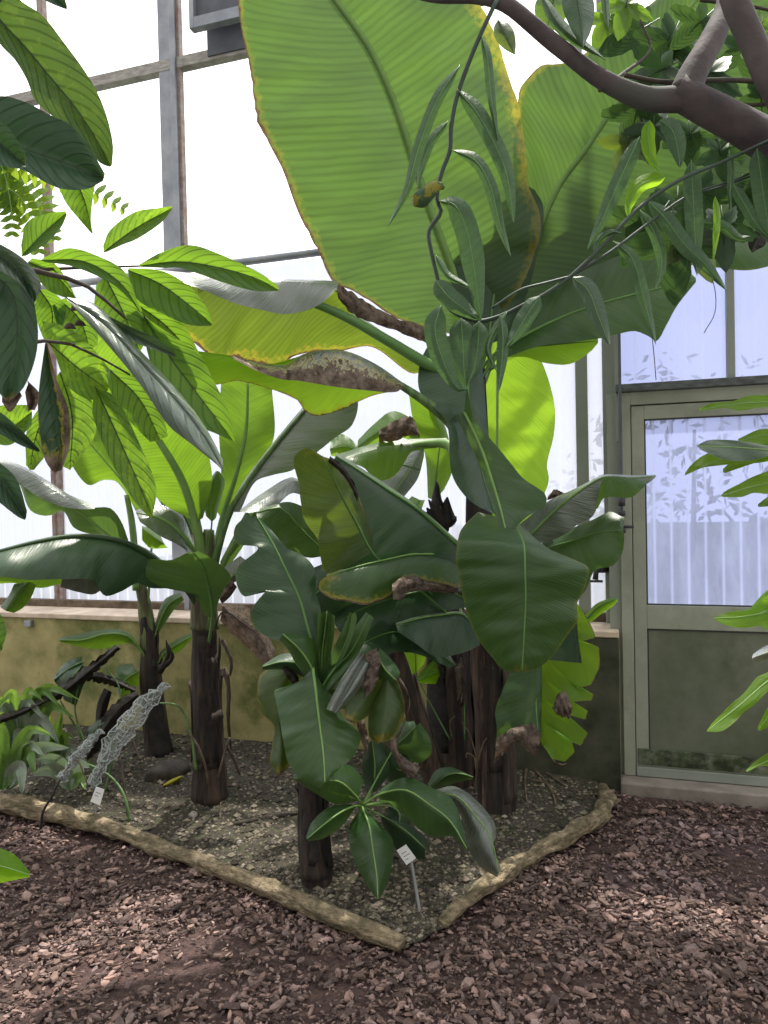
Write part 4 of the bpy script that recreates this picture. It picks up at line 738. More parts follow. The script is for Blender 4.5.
strip(FRONT, DE, [(400, 677), (408, 692), (408, 712), (400, 735)], [(398, 682), (410, 700), (405, 720), (394, 742)], 2.88, name='dry_margin')
strip(FRONT, DE, [(400, 736), (398, 750), (408, 760), (421, 767)], [(384, 744), (394, 757), (402, 772), (411, 781)], 2.85, name='dry_margin')
strip(FRONT, DE, [(364, 720), (368, 735), (368, 750)], [(356, 722), (360, 738), (367, 754)], 2.9, name='dry_margin')
# ---- low sucker
K0 = P(362, 806, 2.92)
kb = [(366, 872, 3.05), (364, 840, 3.0), (362, 806, 2.92)]
SUC = empty('banana_sucker', base_of(kb), 'low leafy banana sucker at the front of the bed beside the white tag', 'banana sucker')
stem_tube(SUC, 'stem', kb, [.03, .026, .018], MT['stalk'], n=10)
kp = (362, 806, 2.92)
def kl(M, L, R, **kw): return leaf(SUC, kw.pop('mat', B), M, L, R, pet=[kp], ribr=(.0065, .002), ribmat=RP, yel=(0, 0, 0), ruf=.005, **kw)
kl([(354, 806, 2.85), (338, 814), (322, 826), (307, 839, 2.7)], [(350, 804), (329, 807), (312, 822), (306, 837)], [(354, 810), (342, 826), (322, 839), (309, 841)])
kl([(364, 812, 2.85), (369, 825), (373, 850), (377, 878), (378, 899, 2.62)], [(358, 812), (350, 825), (350, 848), (359, 871), (370, 890), (376, 898)], [(370, 812), (380, 824), (392, 838), (393, 858), (388, 882), (381, 897)], bulge=.1)
kl([(378, 795, 2.88), (405, 790), (430, 805), (450, 821), (467, 849, 2.62)], [(382, 788), (398, 779), (412, 778), (430, 787), (450, 797), (461, 820), (468, 847)], [(380, 800), (392, 805), (406, 816), (420, 830), (436, 837), (451, 836), (461, 846), (467, 850)], bulge=.08)
kl([(430, 795, 2.9), (456, 796), (477, 818), (490, 835), (499, 873, 2.66)], [(434, 790), (453, 786), (473, 797), (494, 822), (496, 838), (490, 846), (499, 862), (501, 870)], [(434, 800), (455, 806), (466, 832), (470, 852), (482, 868), (497, 877)], bulge=.3, mat=BS)
kl([(428, 788, 3.15), (445, 776), (458, 773), (473, 777, 3.1)], [(428, 784), (435, 771), (450, 767), (472, 776)], [(430, 790), (448, 785), (460, 782), (472, 779)])
kl([(394, 748, 3.05), (405, 737), (416, 726, 3.0)], [(394, 742), (400, 724), (414, 721)], [(398, 752), (418, 763), (431, 754), (430, 738), (420, 723)])
kl([(385, 768, 3.1), (400, 770), (412, 774, 3.0)], [(380, 762), (378, 742), (392, 740), (415, 765)], [(384, 776), (392, 783), (405, 783), (414, 778)], mat=BD)
kl([(358, 798, 2.88), (340, 782), (318, 780), (294, 778, 2.75)], [(364, 780), (352, 766), (338, 764), (314, 772), (293, 775)], [(362, 800), (348, 803), (334, 804), (312, 791), (295, 781)], bulge=.08)
kl([(380, 815, 3.0), (405, 830), (425, 848, 2.85)], [(395, 820), (412, 826), (428, 841), (430, 856)], [(385, 830), (395, 848), (412, 858), (425, 860)], mat=BD)
kl([(370, 795, 3.02), (375, 770), (372, 740, 3.0)], [(365, 790), (362, 765), (365, 745)], [(378, 790), (390, 770), (382, 745)], mat=BD)
kl([(390, 806, 3.05), (400, 815), (392, 840, 3.0)], [(385, 810), (386, 830), (390, 842)], [(398, 806), (412, 815), (402, 838)], mat=BD)
# ---------------------------------------------------------------- foreground cocoa branch on the left
CG = MT['cocoa']; CDK = MT['cocoa_dark']; CP = MT['cocoa_pale']; CS = MT['cocoa_gloss']
COC = empty('cocoa_tree', (-1.35, 1.25, 0), 'tree with drooping pointed veined leaves reaching in over the left edge', 'tree')
cs = [(-260, 930, 1.3), (-250, 600, 1.3), (-200, 380, 1.3), (-120, 250, 1.3), (-90, 60, 1.25)]
pp = [Vector((-1.35, 1.25, 0)), Vector((-1.33, 1.27, .7)), Vector((-1.2, 1.3, 1.4)), Vector((-1.0, 1.3, 1.9)), Vector((-.85, 1.25, 2.4))]
q = MB(); q.tube(catmull(pp, 24), [ramp((.05, .042, .034, .026, .016), i / 23) for i in range(24)], 12, .1, 2); q.build('trunk', MT['bark'], COC, True)
def twig(par, pts, r0, r1, mat=None, name='twig', n=16):
    q = MB(); q.tube(path(pts, n), [r0 + (r1 - r0) * i / (n - 1) for i in range(n)], 7, .15, 1); return q.build(name, mat or MT['twig'], par, True)
twig(COC, [(-210, 190, 1.3), (-100, 235, 1.4), (0, 262, 1.5), (40, 272, 1.55), (85, 285, 1.58), (125, 318, 1.6)], .014, .003)
twig(COC, [(-150, 300, 1.3), (-40, 345, 1.4), (0, 350, 1.45), (40, 341, 1.5), (75, 345, 1.52)], .010, .003)
twig(COC, [(70, 344, 1.52), (100, 358, 1.54), (130, 375, 1.56)], .003, .002)
twig(COC, [(30, 270, 1.55), (75, 268, 1.6), (140, 266, 1.62)], .004, .002)
twig(COC, [(-240, -20, 1.25), (-80, -30, 1.2), (0, 0, 1.2)], .010, .004)
twig(COC, [(-180, 90, 1.25), (-60, 120, 1.15)], .008, .003)
def cl(mat, M, L, R, name='leaf', **kw):
    kw.setdefault('ribr', (.0026, .001)); kw.setdefault('ribmat', RD); kw.setdefault('yel', (0, 0, .02)); kw.setdefault('ruf', .003); kw.setdefault('dl', -.02); kw.setdefault('dr', -.02); kw.setdefault('bulge', .1)
    return leaf(COC, mat, M, L, R, name=name, **kw)
cl(MT['cocoa_veined'], [(-20, -10, 1.2), (0, 20), (25, 47), (50, 77), (75, 107), (95, 137), (111, 166, 1.35)], [(-5, -30), (20, 0), (42, 15), (62, 40), (82, 67), (97, 92), (107, 117), (113, 145), (112, 165)], [(-25, 5), (0, 44), (15, 60), (27, 80), (35, 100), (57, 120), (82, 140), (100, 163), (110, 167)], n=40, m=8)
cl(CDK, [(-40, 128, 1.15), (0, 140), (25, 149), (70, 165), (104, 178, 1.3)], [(-40, 105), (0, 96), (25, 102), (50, 115), (70, 125), (88, 145), (105, 174)], [(-40, 160), (0, 164), (25, 171), (45, 182), (62, 189), (87, 189), (103, 181)])
cl(CDK, [(-40, 128, 1.0), (-5, 140), (26, 166, 1.05)], [(-40, 115), (0, 121), (12, 132), (25, 152)], [(-40, 150), (0, 165), (14, 168), (25, 167)])
cl(CG, [(76, 180, 1.45), (86, 205), (92, 234, 1.5)], [(95, 185), (92, 205), (91, 222), (93, 233)], [(58, 186), (66, 203), (78, 218), (91, 233)])
cl(CG, [(22, 256, 1.6), (45, 232), (66, 213, 1.65)], [(21, 245), (27, 222), (45, 214), (66, 211)], [(26, 256), (48, 242), (62, 226), (67, 214)])
cl(CP, [(104, 252, 1.6), (135, 229), (172, 208, 1.65)], [(103, 246), (110, 230), (135, 212), (158, 208), (172, 206)], [(107, 252), (122, 245), (137, 239), (162, 222), (172, 209)])
cl(CG, [(139, 266, 1.62), (180, 262), (220, 268), (255, 278), (279, 290, 1.6)], [(140, 264), (162, 252), (190, 245), (217, 253), (260, 273), (278, 286)], [(141, 267), (165, 268), (180, 268), (225, 283), (255, 291), (278, 291)])
cl(CG, [(128, 270, 1.65), (160, 284), (185, 302), (212, 324, 1.65)], [(129, 268), (162, 271), (190, 287), (207, 308), (212, 322)], [(128, 272), (135, 297), (162, 314), (190, 325), (211, 326)])
cl(CG, [(42, 260, 1.55), (85, 262), (120, 283), (141, 313, 1.5)], [(43, 258), (68, 248), (98, 256), (125, 272), (139, 306)], [(44, 262), (74, 267), (112, 284), (132, 302), (140, 313)])
cl(CG, [(28, 262, 1.58), (55, 275), (76, 298, 1.6)], [(32, 258), (55, 264), (71, 287)], [(30, 268), (48, 290), (72, 300)])
cl(CG, [(105, 276, 1.66), (122, 310), (140, 352, 1.7)], [(118, 278), (142, 310), (144, 345)], [(96, 285), (96, 320), (130, 348)])
cl(CG, [(142, 312, 1.68), (165, 350), (196, 392), (234, 442, 1.7)], [(146, 318), (172, 335), (197, 352), (212, 377), (230, 416), (235, 440)], [(142, 325), (149, 358), (166, 399), (190, 424), (212, 432), (232, 441)])
cl(CG, [(130, 300, 1.7), (165, 325), (202, 366, 1.72)], [(140, 297), (178, 318), (203, 360)], [(130, 308), (158, 345), (196, 372)])
cl(CS, [(66, 298, 1.5), (104, 324), (140, 362), (180, 405), (206, 440), (223, 471, 1.55)], [(68, 297), (98, 306), (135, 345), (176, 388), (206, 428), (223, 460)], [(67, 300), (112, 350), (142, 387), (169, 426), (190, 443), (216, 464), (222, 470)], dl=.04, dr=-.03, bulge=.35)
cl(CS, [(96, 312, 1.56), (135, 334), (176, 356, 1.58)], [(98, 311), (135, 329), (162, 341), (176, 354)], [(98, 314), (130, 340), (152, 349), (174, 357)])
cl(CP, [(48, 342, 1.55), (78, 368), (108, 390, 1.6)], [(42, 321), (71, 329), (102, 360), (109, 386)], [(54, 352), (68, 386), (91, 400), (106, 392)])
cl(CP, [(95, 386, 1.55), (115, 430), (135, 475), (152, 517, 1.55)], [(97, 387), (115, 397), (136, 436), (156, 487), (153, 515)], [(94, 392), (93, 416), (112, 463), (134, 501), (150, 518)])
cl(CP, [(60, 372, 1.62), (72, 415), (70, 470, 1.65)], [(66, 375), (92, 402), (96, 432), (78, 460)], [(55, 378), (56, 415), (60, 465)])
cl(CP, [(50, 400, 1.7), (35, 440), (30, 470, 1.7)], [(55, 410), (52, 445), (34, 470)], [(44, 400), (27, 430), (26, 465)])
o = cl(CDK, [(46, 342, 1.45), (54, 400), (60, 445), (56, 472, 1.45)], [(47, 343), (57, 380), (68, 408), (70, 443), (62, 470)], [(45, 344), (38, 400), (40, 436), (45, 460), (52, 471)], dry=(.62, .04, .14), ruf=.006)
cl(CDK, [(-30, 262, 1.2), (10, 290), (18, 330), (8, 402, 1.2)], [(-20, 270), (20, 262), (37, 320), (36, 355), (24, 387), (10, 400)], [(-40, 290), (-25, 330), (-10, 380), (5, 400)], dry=(0, 0, .03))
cl(CS, [(-30, 240, 1.15), (10, 262), (35, 302, 1.2)], [(-25, 235), (0, 244), (27, 262), (41, 284), (36, 300)], [(-30, 255), (-5, 268), (18, 282), (32, 301)], bulge=.3)
cl(CDK, [(-30, 405, 1.4), (10, 428), (40, 451, 1.4)], [(-30, 395), (0, 412), (20, 429), (39, 449)], [(-30, 420), (0, 434), (20, 445), (38, 452)])
cl(CP, [(-20, 420, 1.6), (5, 430), (32, 412, 1.65)], [(-15, 410), (5, 405), (30, 405)], [(-15, 440), (10, 445), (32, 425)])
cl(CDK, [(-30, 455, 1.35), (0, 480), (26, 518, 1.35)], [(-30, 445), (0, 463), (17, 480), (27, 511)], [(-30, 480), (0, 503), (18, 517), (25, 520)], yel=(0, .03, 0))
cl(DE, [(28, 384, 1.5), (33, 398), (30, 410, 1.5)], [(27, 380), (40, 395), (35, 410)], [(25, 392), (27, 404), (28, 412)], rib=False)
cl(DE, [(2, 396, 1.3), (12, 402), (20, 392, 1.3)], [(0, 392), (12, 396), (20, 390)], [(2, 402), (10, 412), (22, 396)], rib=False)
cl(CG, [(-30, 620, 1.4), (-10, 630), (2, 650, 1.4)], [(-30, 605), (0, 614), (7, 632)], [(-30, 640), (-12, 655), (1, 651)])
cl(CDK, [(30, -20, 1.5), (50, -8), (67, 9, 1.5)], [(35, -28), (60, -12), (67, 6)], [(30, -10), (48, 2), (65, 9)])
for x, y, d in ((64, 328, 1.5), (74, 325, 1.52), (70, 310, 1.54), (108, 343, 1.55)):
    q = MB(); p = P(x, y, d); q.tube(catmull([p, p + Vector((.012, 0, .004)), p + Vector((.024, 0, -.002))], 8), [.001, .004, .006, .006, .006, .005, .003, .001], 7); q.build('bud', MT['sheath'], COC, True)
# more foliage of the same tree filling the middle of the spray
cl(CG, [(60, 300, 1.68), (80, 320), (90, 350, 1.72)], [(70, 296), (95, 318), (98, 345)], [(52, 306), (60, 330), (82, 352)])
cl(CG, [(40, 290, 1.66), (52, 310), (50, 340, 1.7)], [(50, 288), (66, 308), (58, 338)], [(34, 295), (36, 318), (44, 340)])
cl(CG, [(110, 370, 1.74), (140, 400), (160, 440, 1.75)], [(120, 366), (156, 392), (168, 436)], [(104, 378), (122, 412), (150, 442)])
# a second leaf at the lower left corner belongs to a low plant by the path
LOWP = empty('broadleaf_seedling', G(-80, 998), 'pale green leaf of a low plant poking in at the left edge above the path', 'plant')
leaf(LOWP, MT['ginger_sunlit'], [(-50, 868, 2.3), (-10, 864), (30, 875, 2.2)], [(-50, 850), (-15, 846), (12, 853), (30, 872)], [(-50, 880), (-10, 884), (15, 880), (29, 877)], ribr=(.006, .002), ribmat=RP, pet=[(-80, 1000, 2.38)], yel=(0, 0, 0))
leaf(LOWP, MT['ginger_sunlit'], [(-75, 880, 2.35), (-110, 860), (-140, 870, 2.3)], [(-75, 870), (-110, 845), (-140, 865)], [(-75, 888), (-110, 880), (-140, 875)], ribr=(.006, .002), ribmat=RP, pet=[(-80, 1000, 2.38)], yel=(0, 0, 0))
# ---------------------------------------------------------------- fern behind it
FB = P(-150, 1000, 2.4)
FERN = empty('tree_fern', (FB.x, FB.y, 0), 'bright feathery fern fronds behind the drooping leaves at the left edge', 'fern')
twig(FERN, [(-150, 1004, 2.4), (-150, 760, 2.4), (-150, 500, 2.4), (-140, 330, 2.4), (-120, 240, 2.4)], .05, .035, MT['black_dry'], 'trunk')
def frond(pts, wl, k=26):
    c = catmull(fillz(pts), 60); q = MB(); vs = []; fs = []; uv = []; 
    for i in range(k):
        t = .12 + .88 * i / k; a = c[int(t * 58)]; d = (c[int(t * 58) + 1] - a); d = Vector((d.x, d.y)).normalized(); nrm = Vector((-d.y, d.x)); w_ = wl * math.sin(math.pi * (t * .85 + .1)) ** .7
        for sg in (-1, 1):
            b = len(vs); tip = Vector((a.x, a.y)) + (nrm * sg * w_ + d * w_ * .35); hw = w_ * .1 + 2.0
            for u in range(6):
                s = u / 5; m_ = Vector((a.x, a.y)).lerp(tip, s); h = hw * math.sin(math.pi * min(.98, s * .8 + .2)) + .1
                for e_ in (-1, 1):
                    z = m_ + d * e_ * h; vs.append(P(z.x, z.y, a.z + .05 * s * s)); uv.append((s, .5 + .5 * e_))
            for u in range(5): fs.append((b + 2 * u, b + 2 * u + 1, b + 2 * u + 3, b + 2 * u + 2))
    me = bpy.data.meshes.new('frond'); me.from_pydata(vs, [], fs); ul = me.uv_layers.new(name='leafuv'); ul.data.foreach_set('uv', [z for lp_ in me.loops for z in uv[lp_.vertex_index]])
    me.color_attributes.new('mask', 'FLOAT_COLOR', 'POINT').data.foreach_set('color', [0, 0, 0, 0] * len(vs))
    o = link('frond', me, MT['fern'], FERN); q = MB(); q.tube([P(v.x, v.y, v.z) for v in c], [(.003 - .002 * i / 59) for i in range(60)], 6); q.build('rachis', MT['rib_pale'], o, True)
frond([(-120, 240, 2.4), (-60, 180), (0, 165, 2.3), (60, 175), (136, 215, 2.2)], 20)
frond([(-120, 240, 2.4), (-50, 200), (10, 190, 2.3), (35, 225), (40, 262, 2.3)], 24)
frond([(-120, 240, 2.4), (-60, 175), (-5, 160, 2.3), (10, 200), (12, 245, 2.3)], 22)
frond([(-120, 240, 2.4), (-60, 190), (0, 175, 2.4), (40, 200), (58, 250, 2.4)], 20)
frond([(-120, 240, 2.4), (-40, 150), (25, 130, 2.4), (60, 150), (118, 160, 2.4)], 18)
# ---------------------------------------------------------------- plant with arching bright leaves at the right edge
GB = P(900, 800, 2.2)
GIN = empty('ginger_plant', (GB.x, GB.y, 0), 'bright lime leaved plant leaning in from the right edge in front of the door', 'plant')
GM = MT['ginger_sunlit']
st_ = [[(900, 1010, 2.2), (885, 700, 2.08), (868, 540, 2.02), (862, 450, 2.0), (858, 400, 1.98)], [(900, 1010, 2.2), (905, 800, 2.1), (868, 660, 2.0), (860, 590, 1.98)], [(900, 1010, 2.2), (900, 900, 2.12), (870, 770, 2.02), (862, 660, 1.99)]]
for s_ in st_: q = MB(); c = path(s_, 20); q.tube(c, [.012 - .006 * i / 19 for i in range(20)], 8); q.build('stem', MT['stalk'], GIN, True)
def gl_(M, L, R, mat=None, **kw):
    j = (862, M[0][1] + (620 - M[0][1]) * .18, M[0][2] + .04); M = [j, (834, (j[1] + M[0][1]) / 2, M[0][2])] + [M[0]] + M[1:]; L = [j[:2], (830, (L[0][1] + j[1]) / 2)] + L; R = [j[:2], (830, (R[0][1] + j[1]) / 2)] + R
    return leaf(GIN, mat or GM, M, L, R, ribr=(.004, .0015), ribmat=RP, yel=(.02, .02, .02), ruf=.007, dl=.02, dr=-.02, **kw)
gl_([(800, 401, 1.95), (768, 402), (735, 404), (698, 410, 1.9)], [(800, 392), (768, 395), (747, 396), (733, 401), (720, 402), (709, 404), (699, 409)], [(800, 408), (757, 408), (740, 411), (727, 408), (715, 409), (702, 411)])
gl_([(810, 455, 1.95), (768, 450), (730, 447), (697, 446, 1.85)], [(810, 450), (770, 446), (748, 442), (730, 440), (709, 440), (699, 444)], [(810, 462), (775, 455), (758, 459), (742, 461), (727, 460), (714, 456), (701, 450)], MT['banana_dark_shaded'])
gl_([(800, 440, 2.0), (760, 452), (720, 460), (685, 475, 1.9)], [(800, 430), (760, 446), (725, 450), (706, 454), (692, 464), (685, 473)], [(800, 452), (765, 462), (735, 464), (715, 466), (702, 468), (686, 475)])
gl_([(790, 446, 2.0), (755, 455), (736, 463), (723, 472, 1.95)], [(790, 440), (755, 450), (735, 458), (723, 469)], [(790, 455), (758, 462), (740, 468), (725, 473)])
gl_([(800, 425, 2.05), (768, 434), (738, 441, 2.0)], [(800, 415), (770, 428), (757, 430), (738, 439)], [(800, 440), (768, 445), (740, 442)])
gl_([(805, 478, 1.95), (768, 483), (740, 490), (721, 496, 1.85)], [(805, 460), (768, 471), (750, 478), (739, 484), (727, 490), (721, 495)], [(805, 490), (768, 494), (753, 493), (742, 497), (722, 497)])
gl_([(800, 495, 2.0), (778, 500), (758, 506, 1.95)], [(800, 485), (775, 492), (758, 504)], [(800, 505), (776, 506), (759, 507)])
gl_([(810, 600, 1.95), (768, 612), (740, 617), (713, 618, 1.85)], [(810, 575), (768, 595), (750, 609), (733, 611), (722, 614), (714, 617)], [(810, 618), (770, 631), (760, 626), (745, 628), (728, 626), (715, 620)])
gl_([(810, 575, 2.0), (772, 595), (740, 625, 1.9)], [(810, 560), (765, 592), (740, 622)], [(810, 590), (775, 606), (742, 626)])
gl_([(810, 655, 1.95), (768, 681), (740, 705), (707, 731, 1.85)], [(810, 640), (768, 672), (757, 677), (744, 693), (732, 703), (723, 712), (713, 722), (707, 730)], [(810, 668), (770, 690), (755, 704), (744, 712), (736, 721), (722, 731), (708, 732)])
gl_([(810, 690, 2.0), (775, 710), (758, 730, 1.95)], [(810, 680), (772, 702), (758, 726)], [(810, 705), (778, 722), (760, 731)])
gl_([(820, 740, 2.0), (775, 758), (746, 771, 1.9)], [(820, 730), (774, 750), (758, 759), (746, 770)], [(820, 752), (776, 766), (760, 766), (747, 772)])
leaf(GIN, BS, [(800, 650, 2.0), (768, 653), (752, 658, 1.95)], [(800, 642), (768, 645), (753, 654)], [(800, 660), (770, 658), (757, 663)], rib=False, yel=(0, 0, 0))
# ---------------------------------------------------------------- tree limb and hanging foliage at the top right
TB = Vector((2.3, 1.6, 0))
TREE = empty('tree', TB, 'tree whose thick brown forked limb crosses the top right corner', 'tree')
def limb(pts3, rads, name='branch', n=40, sd=5):
    q = MB(); c = catmull(pts3, n); q.tube(c, [ramp(rads, i / (n - 1)) for i in range(n)], 16, .08, sd); return q.build(name, MT['bark'], TREE, True)
limb([TB, TB + Vector((0, .02, 1.1)), Vector((2.2, 1.65, 2.0)), Vector((1.8, 1.7, 2.25)), P(830, 170, 1.8), P(768, 141, 1.9), P(735, 122, 1.9), P(700, 104, 1.9), P(676, 90, 1.9)], [.14, .13, .11, .09, .072, .068, .062, .052, .04], 'limb', 60)
limb([P(690, 98, 1.9), P(665, 100, 1.9), P(640, 97, 1.88), P(600, 78, 1.86), P(560, 48, 1.84), P(530, 23, 1.82), P(505, 4, 1.8), P(478, -4, 1.8), P(430, -6, 1.8), P(380, -20, 1.8)], [.033, .029, .025, .0215, .02, .019, .018, .0175, .016, .015])
limb([P(684, 96, 1.9), P(695, 70, 1.92), P(712, 40, 1.95), P(726, 5, 2.0), P(740, -60, 2.05)], [.04, .034, .028, .025, .022])
limb([P(722, -60, 1.75), P(735, 0, 1.75), P(752, 40, 1.75), P(775, 90, 1.75), P(820, 160, 1.78), Vector((1.75, 1.72, 2.2))], [.03, .03, .03, .03, .032, .04])
for pts, r0 in (([(470, 2, 1.8), (500, 0, 1.8), (520, 10, 1.8)], .02),):
    pass
twig(TREE, [(625, 75, 1.95), (665, 82, 2.0), (720, 80, 2.05), (790, 82, 2.1)], .006, .008, name='twig')
twig(TREE, [(720, 104, 2.1), (750, 105, 2.1), (800, 102, 2.1)], .005, .006)
twig(TREE, [(600, 90, 1.86), (625, 72, 2.0), (650, 50, 2.1), (640, 20, 2.1)], .006, .003)
twig(TREE, [(700, 0, 2.1), (760, 8, 2.1), (800, 20, 2.1)], .005, .004)
CA = MT['canopy']
def tl(pts, w, mat=None, kind='drip', **kw): return sleaf(TREE, mat or CA, pts, w, kind, ribr=(.003, .001), ribmat=RD, yel=(0, 0, 0), ruf=.004, dl=.02, dr=.02, n=16, m=4, name='leaf', **kw)
tl([(572, -25, 1.8), (580, 15), (583, 48, 1.78)], 16, BD); tl([(541, -5, 1.85), (562, 28), (606, 60, 1.8)], 7, MT['strap']); tl([(556, -10, 1.9), (550, 15), (546, 36, 1.9)], 17, BL)
tl([(604, -15, 1.9), (606, 12), (608, 30, 1.9)], 4, MT['strap']); tl([(498, 20, 1.85), (506, 38), (515, 55, 1.85)], 10, BO)
# lobed leaves of the crown
def lobed(x, y, d, s, rot, mat=CA, lobes=5):
    n = 60; vs = [P(x, y, d)]; uv = [(.5, 0)]; 
    for i in range(n):
        a = 2 * math.pi * i / n; tr_i = abs(((a * lobes / 6.2832) % 1) - .5) * 2; rr = 1.75 * s * (.42 + .58 * tr_i ** 1.1) * (.82 + .28 * math.cos(a)) * (1 + .05 * math.sin(29 * a))
        z = a + rot; vs.append(P(x + rr * math.cos(z), y + rr * math.sin(z), d + .04 * math.cos(2 * a) + .03 * math.sin(a + x))); uv.append((.5 + .5 * math.sin(a), .5 + .5 * math.cos(a)))
    me = bpy.data.meshes.new('leaf'); me.from_pydata(vs, [], [(0, 1 + i, 1 + (i + 1) % n) for i in range(n)]); ul = me.uv_layers.new(name='leafuv'); ul.data.foreach_set('uv', [z for lp_ in me.loops for z in uv[lp_.vertex_index]])
    me.color_attributes.new('mask', 'FLOAT_COLOR', 'POINT').data.foreach_set('color', [0, 0, 0, 0] * len(vs)); o = link('leaf', me, mat, TREE)
    q = MB(); b0 = Vector((x - s * .9 * math.cos(rot), y - s * .9 * math.sin(rot), d)); q.tube([P(b0.x, b0.y, d), P(x, y, d - .005), P(x + s * .8 * math.cos(rot), y + s * .8 * math.sin(rot), d + .02)], [.002, .0025, .001], 6); q.build('midrib', RD, o, True)
r = random.Random(11)
for x, y, s, rot, mt in ((640, 30, 26, 2.6, CA), (672, 38, 26, 2.0, CA), (690, 48, 20, 1.6, BD), (660, 72, 22, 2.7, BD), (712, 70, 26, 1.9, BD), (745, 45, 24, 1.2, CA), (760, 95, 20, 1.5, CA), (640, 110, 24, 1.8, CA), (655, 128, 20, 1.7, BD), (690, 135, 20, 1.5, CA), (720, 150, 18, 1.4, CA), (700, 190, 22, 1.4, CA),
                         (674, 215, 36, 1.6, CA), (672, 235, 38, 1.55, MT['canopy']), (655, 225, 30, 2.2, CA), (695, 235, 26, 1.2, BO), (720, 225, 24, 1.5, BD), (742, 190, 20, 1.7, CA), (755, 30, 22, .8, BL), (700, 20, 22, 2.4, CA), (610, 20, 18, 2.0, BL), (625, 6, 20, 1.8, BL), (745, 130, 20, 1.6, BD), (765, 180, 22, 1.8, CA), (630, 140, 20, 1.9, BO)):
    lobed(x + r.uniform(-3, 3), y + r.uniform(-3, 3), 2.2 + r.uniform(-.15, .2), s, rot, mt)
tl([(764, 232, 2.2), (755, 244), (752, 253, 2.2)], 9, DK)
for pts in ([(704, 262, 2.1), (714, 285), (715, 312), (704, 333, 2.1)], [(652, 335, 2.1), (654, 355), (656, 380, 2.1)]):
    twig(TREE, pts, .0012, .0012, MT['vine_stem'], 'tendril', 14)
# ---------------------------------------------------------------- strap leaved climber hanging from the limb
VIN = empty('climbing_vine', P(492, 6, 1.76), 'thin climbing vine with long strap leaves hanging from the brown limb', 'vine')
twig(VIN, [(497, 0, 1.78), (492, 10), (478, 40), (466, 70), (456, 100), (451, 130), (450, 150), (441, 175), (437, 200), (441, 212), (429, 231), (431, 250), (438, 280), (443, 300), (455, 313), (478, 321), (500, 316), (525, 304), (545, 294), (572, 275, 1.8), (600, 248), (640, 207), (680, 180), (720, 163), (775, 138, 1.85)], .0055, .0045, MT['vine_stem'], 'stem', 120)
twig(VIN, [(572, 275, 1.8), (610, 252), (650, 222), (690, 195), (740, 178), (790, 150, 1.9)], .004, .003, MT['vine_stem'], 'stem', 40)
twig(VIN, [(492, 308, 1.78), (520, 290), (545, 283), (572, 276, 1.8)], .003, .003, MT['vine_stem'], 'stem', 20)
twig(VIN, [(680, 198, 1.9), (730, 184), (790, 160, 1.9)], .003, .003, MT['vine_stem'], 'stem', 20)
def vl(pts, w, mat=None, **kw): return sleaf(VIN, mat or MT['strap'], pts, w, 'strap', ribr=(.0014, .0008), ribmat=MT['rib'], yel=(0, 0, 0), ruf=.002, dl=kw.pop('dl', .012), dr=kw.pop('dr', .012), n=26, m=3, name='leaf', **kw)
VS = MT['strap']; VB = MT['strap']; VL_ = MT['ginger_sunlit']
vl([(457, 89, 1.78), (475, 110), (490, 135), (504, 165), (509, 185), (514, 224, 1.72)], 9, VB); vl([(481, 35, 1.78), (487, 55), (491, 95), (498, 140, 1.75)], 4.5)
vl([(460, 65, 1.78), (437, 100), (418, 150), (407, 190), (387, 228, 1.72)], 6); vl([(448, 121, 1.78), (431, 142), (421, 170), (417, 190, 1.75)], 4.5, VB)
vl([(452, 150, 1.78), (475, 160), (490, 185), (500, 225), (511, 257, 1.72)], 6.5, VB); vl([(439, 201, 1.78), (455, 205), (468, 235), (475, 275), (481, 322, 1.72)], 12, VB)
vl([(436, 255, 1.78), (448, 275), (462, 283), (475, 290, 1.74)], 3.5); vl([(435, 280, 1.76), (448, 296), (463, 308), (480, 320, 1.72)], 10, VB)
vl([(441, 305, 1.76), (435, 330), (445, 365), (458, 388), (468, 389, 1.72)], 11, VB); vl([(461, 318, 1.77), (463, 345), (464, 368), (466, 391, 1.74)], 13); vl([(479, 321, 1.77), (478, 345), (474, 368), (468, 385, 1.73)], 10, VB)
vl([(500, 314, 1.77), (503, 335), (502, 360), (498, 394, 1.72)], 5.5); vl([(540, 296, 1.78), (527, 315), (515, 335), (505, 348, 1.74)], 9); vl([(572, 277, 1.8), (588, 290), (598, 315), (610, 346, 1.75)], 9.5, BD)
vl([(640, 136, 1.85), (622, 175), (602, 220), (587, 250, 1.8)], 8); vl([(613, 241, 1.83), (632, 258), (643, 295), (651, 325), (656, 345, 1.8)], 6.5); vl([(647, 200, 1.85), (665, 218), (685, 245), (703, 262), (727, 291, 1.8)], 9)
vl([(691, 160, 1.86), (693, 195), (695, 235), (697, 276, 1.82)], 9.5); vl([(757, 148, 1.86), (762, 185), (768, 225), (772, 250, 1.82)], 11); vl([(666, 176, 1.85), (640, 185), (629, 205), (628, 218, 1.82)], 7.5, VL_)
vl([(650, 120, 1.86), (648, 140), (652, 160), (660, 172, 1.83)], 7, VL_); vl([(660, 120, 1.86), (672, 130), (678, 150), (680, 168, 1.83)], 10); vl([(733, 185, 1.86), (745, 205), (757, 225), (770, 240, 1.83)], 6.5)
vl([(640, 210, 1.86), (655, 235), (662, 265), (655, 290, 1.84)], 6); vl([(715, 196, 1.86), (717, 220), (715, 245), (713, 262, 1.84)], 3.5, VL_); vl([(700, 222, 1.88), (722, 226), (740, 238), (752, 236, 1.86)], 6); vl([(595, 255, 1.82), (600, 240), (612, 232), (622, 233, 1.8)], 4, VB)
vl([(729, 150, 1.86), (731, 170), (730, 195), (731, 212, 1.84)], 3.5); vl([(507, 312, 1.78), (492, 335), (488, 350), (497, 372, 1.74)], 4)
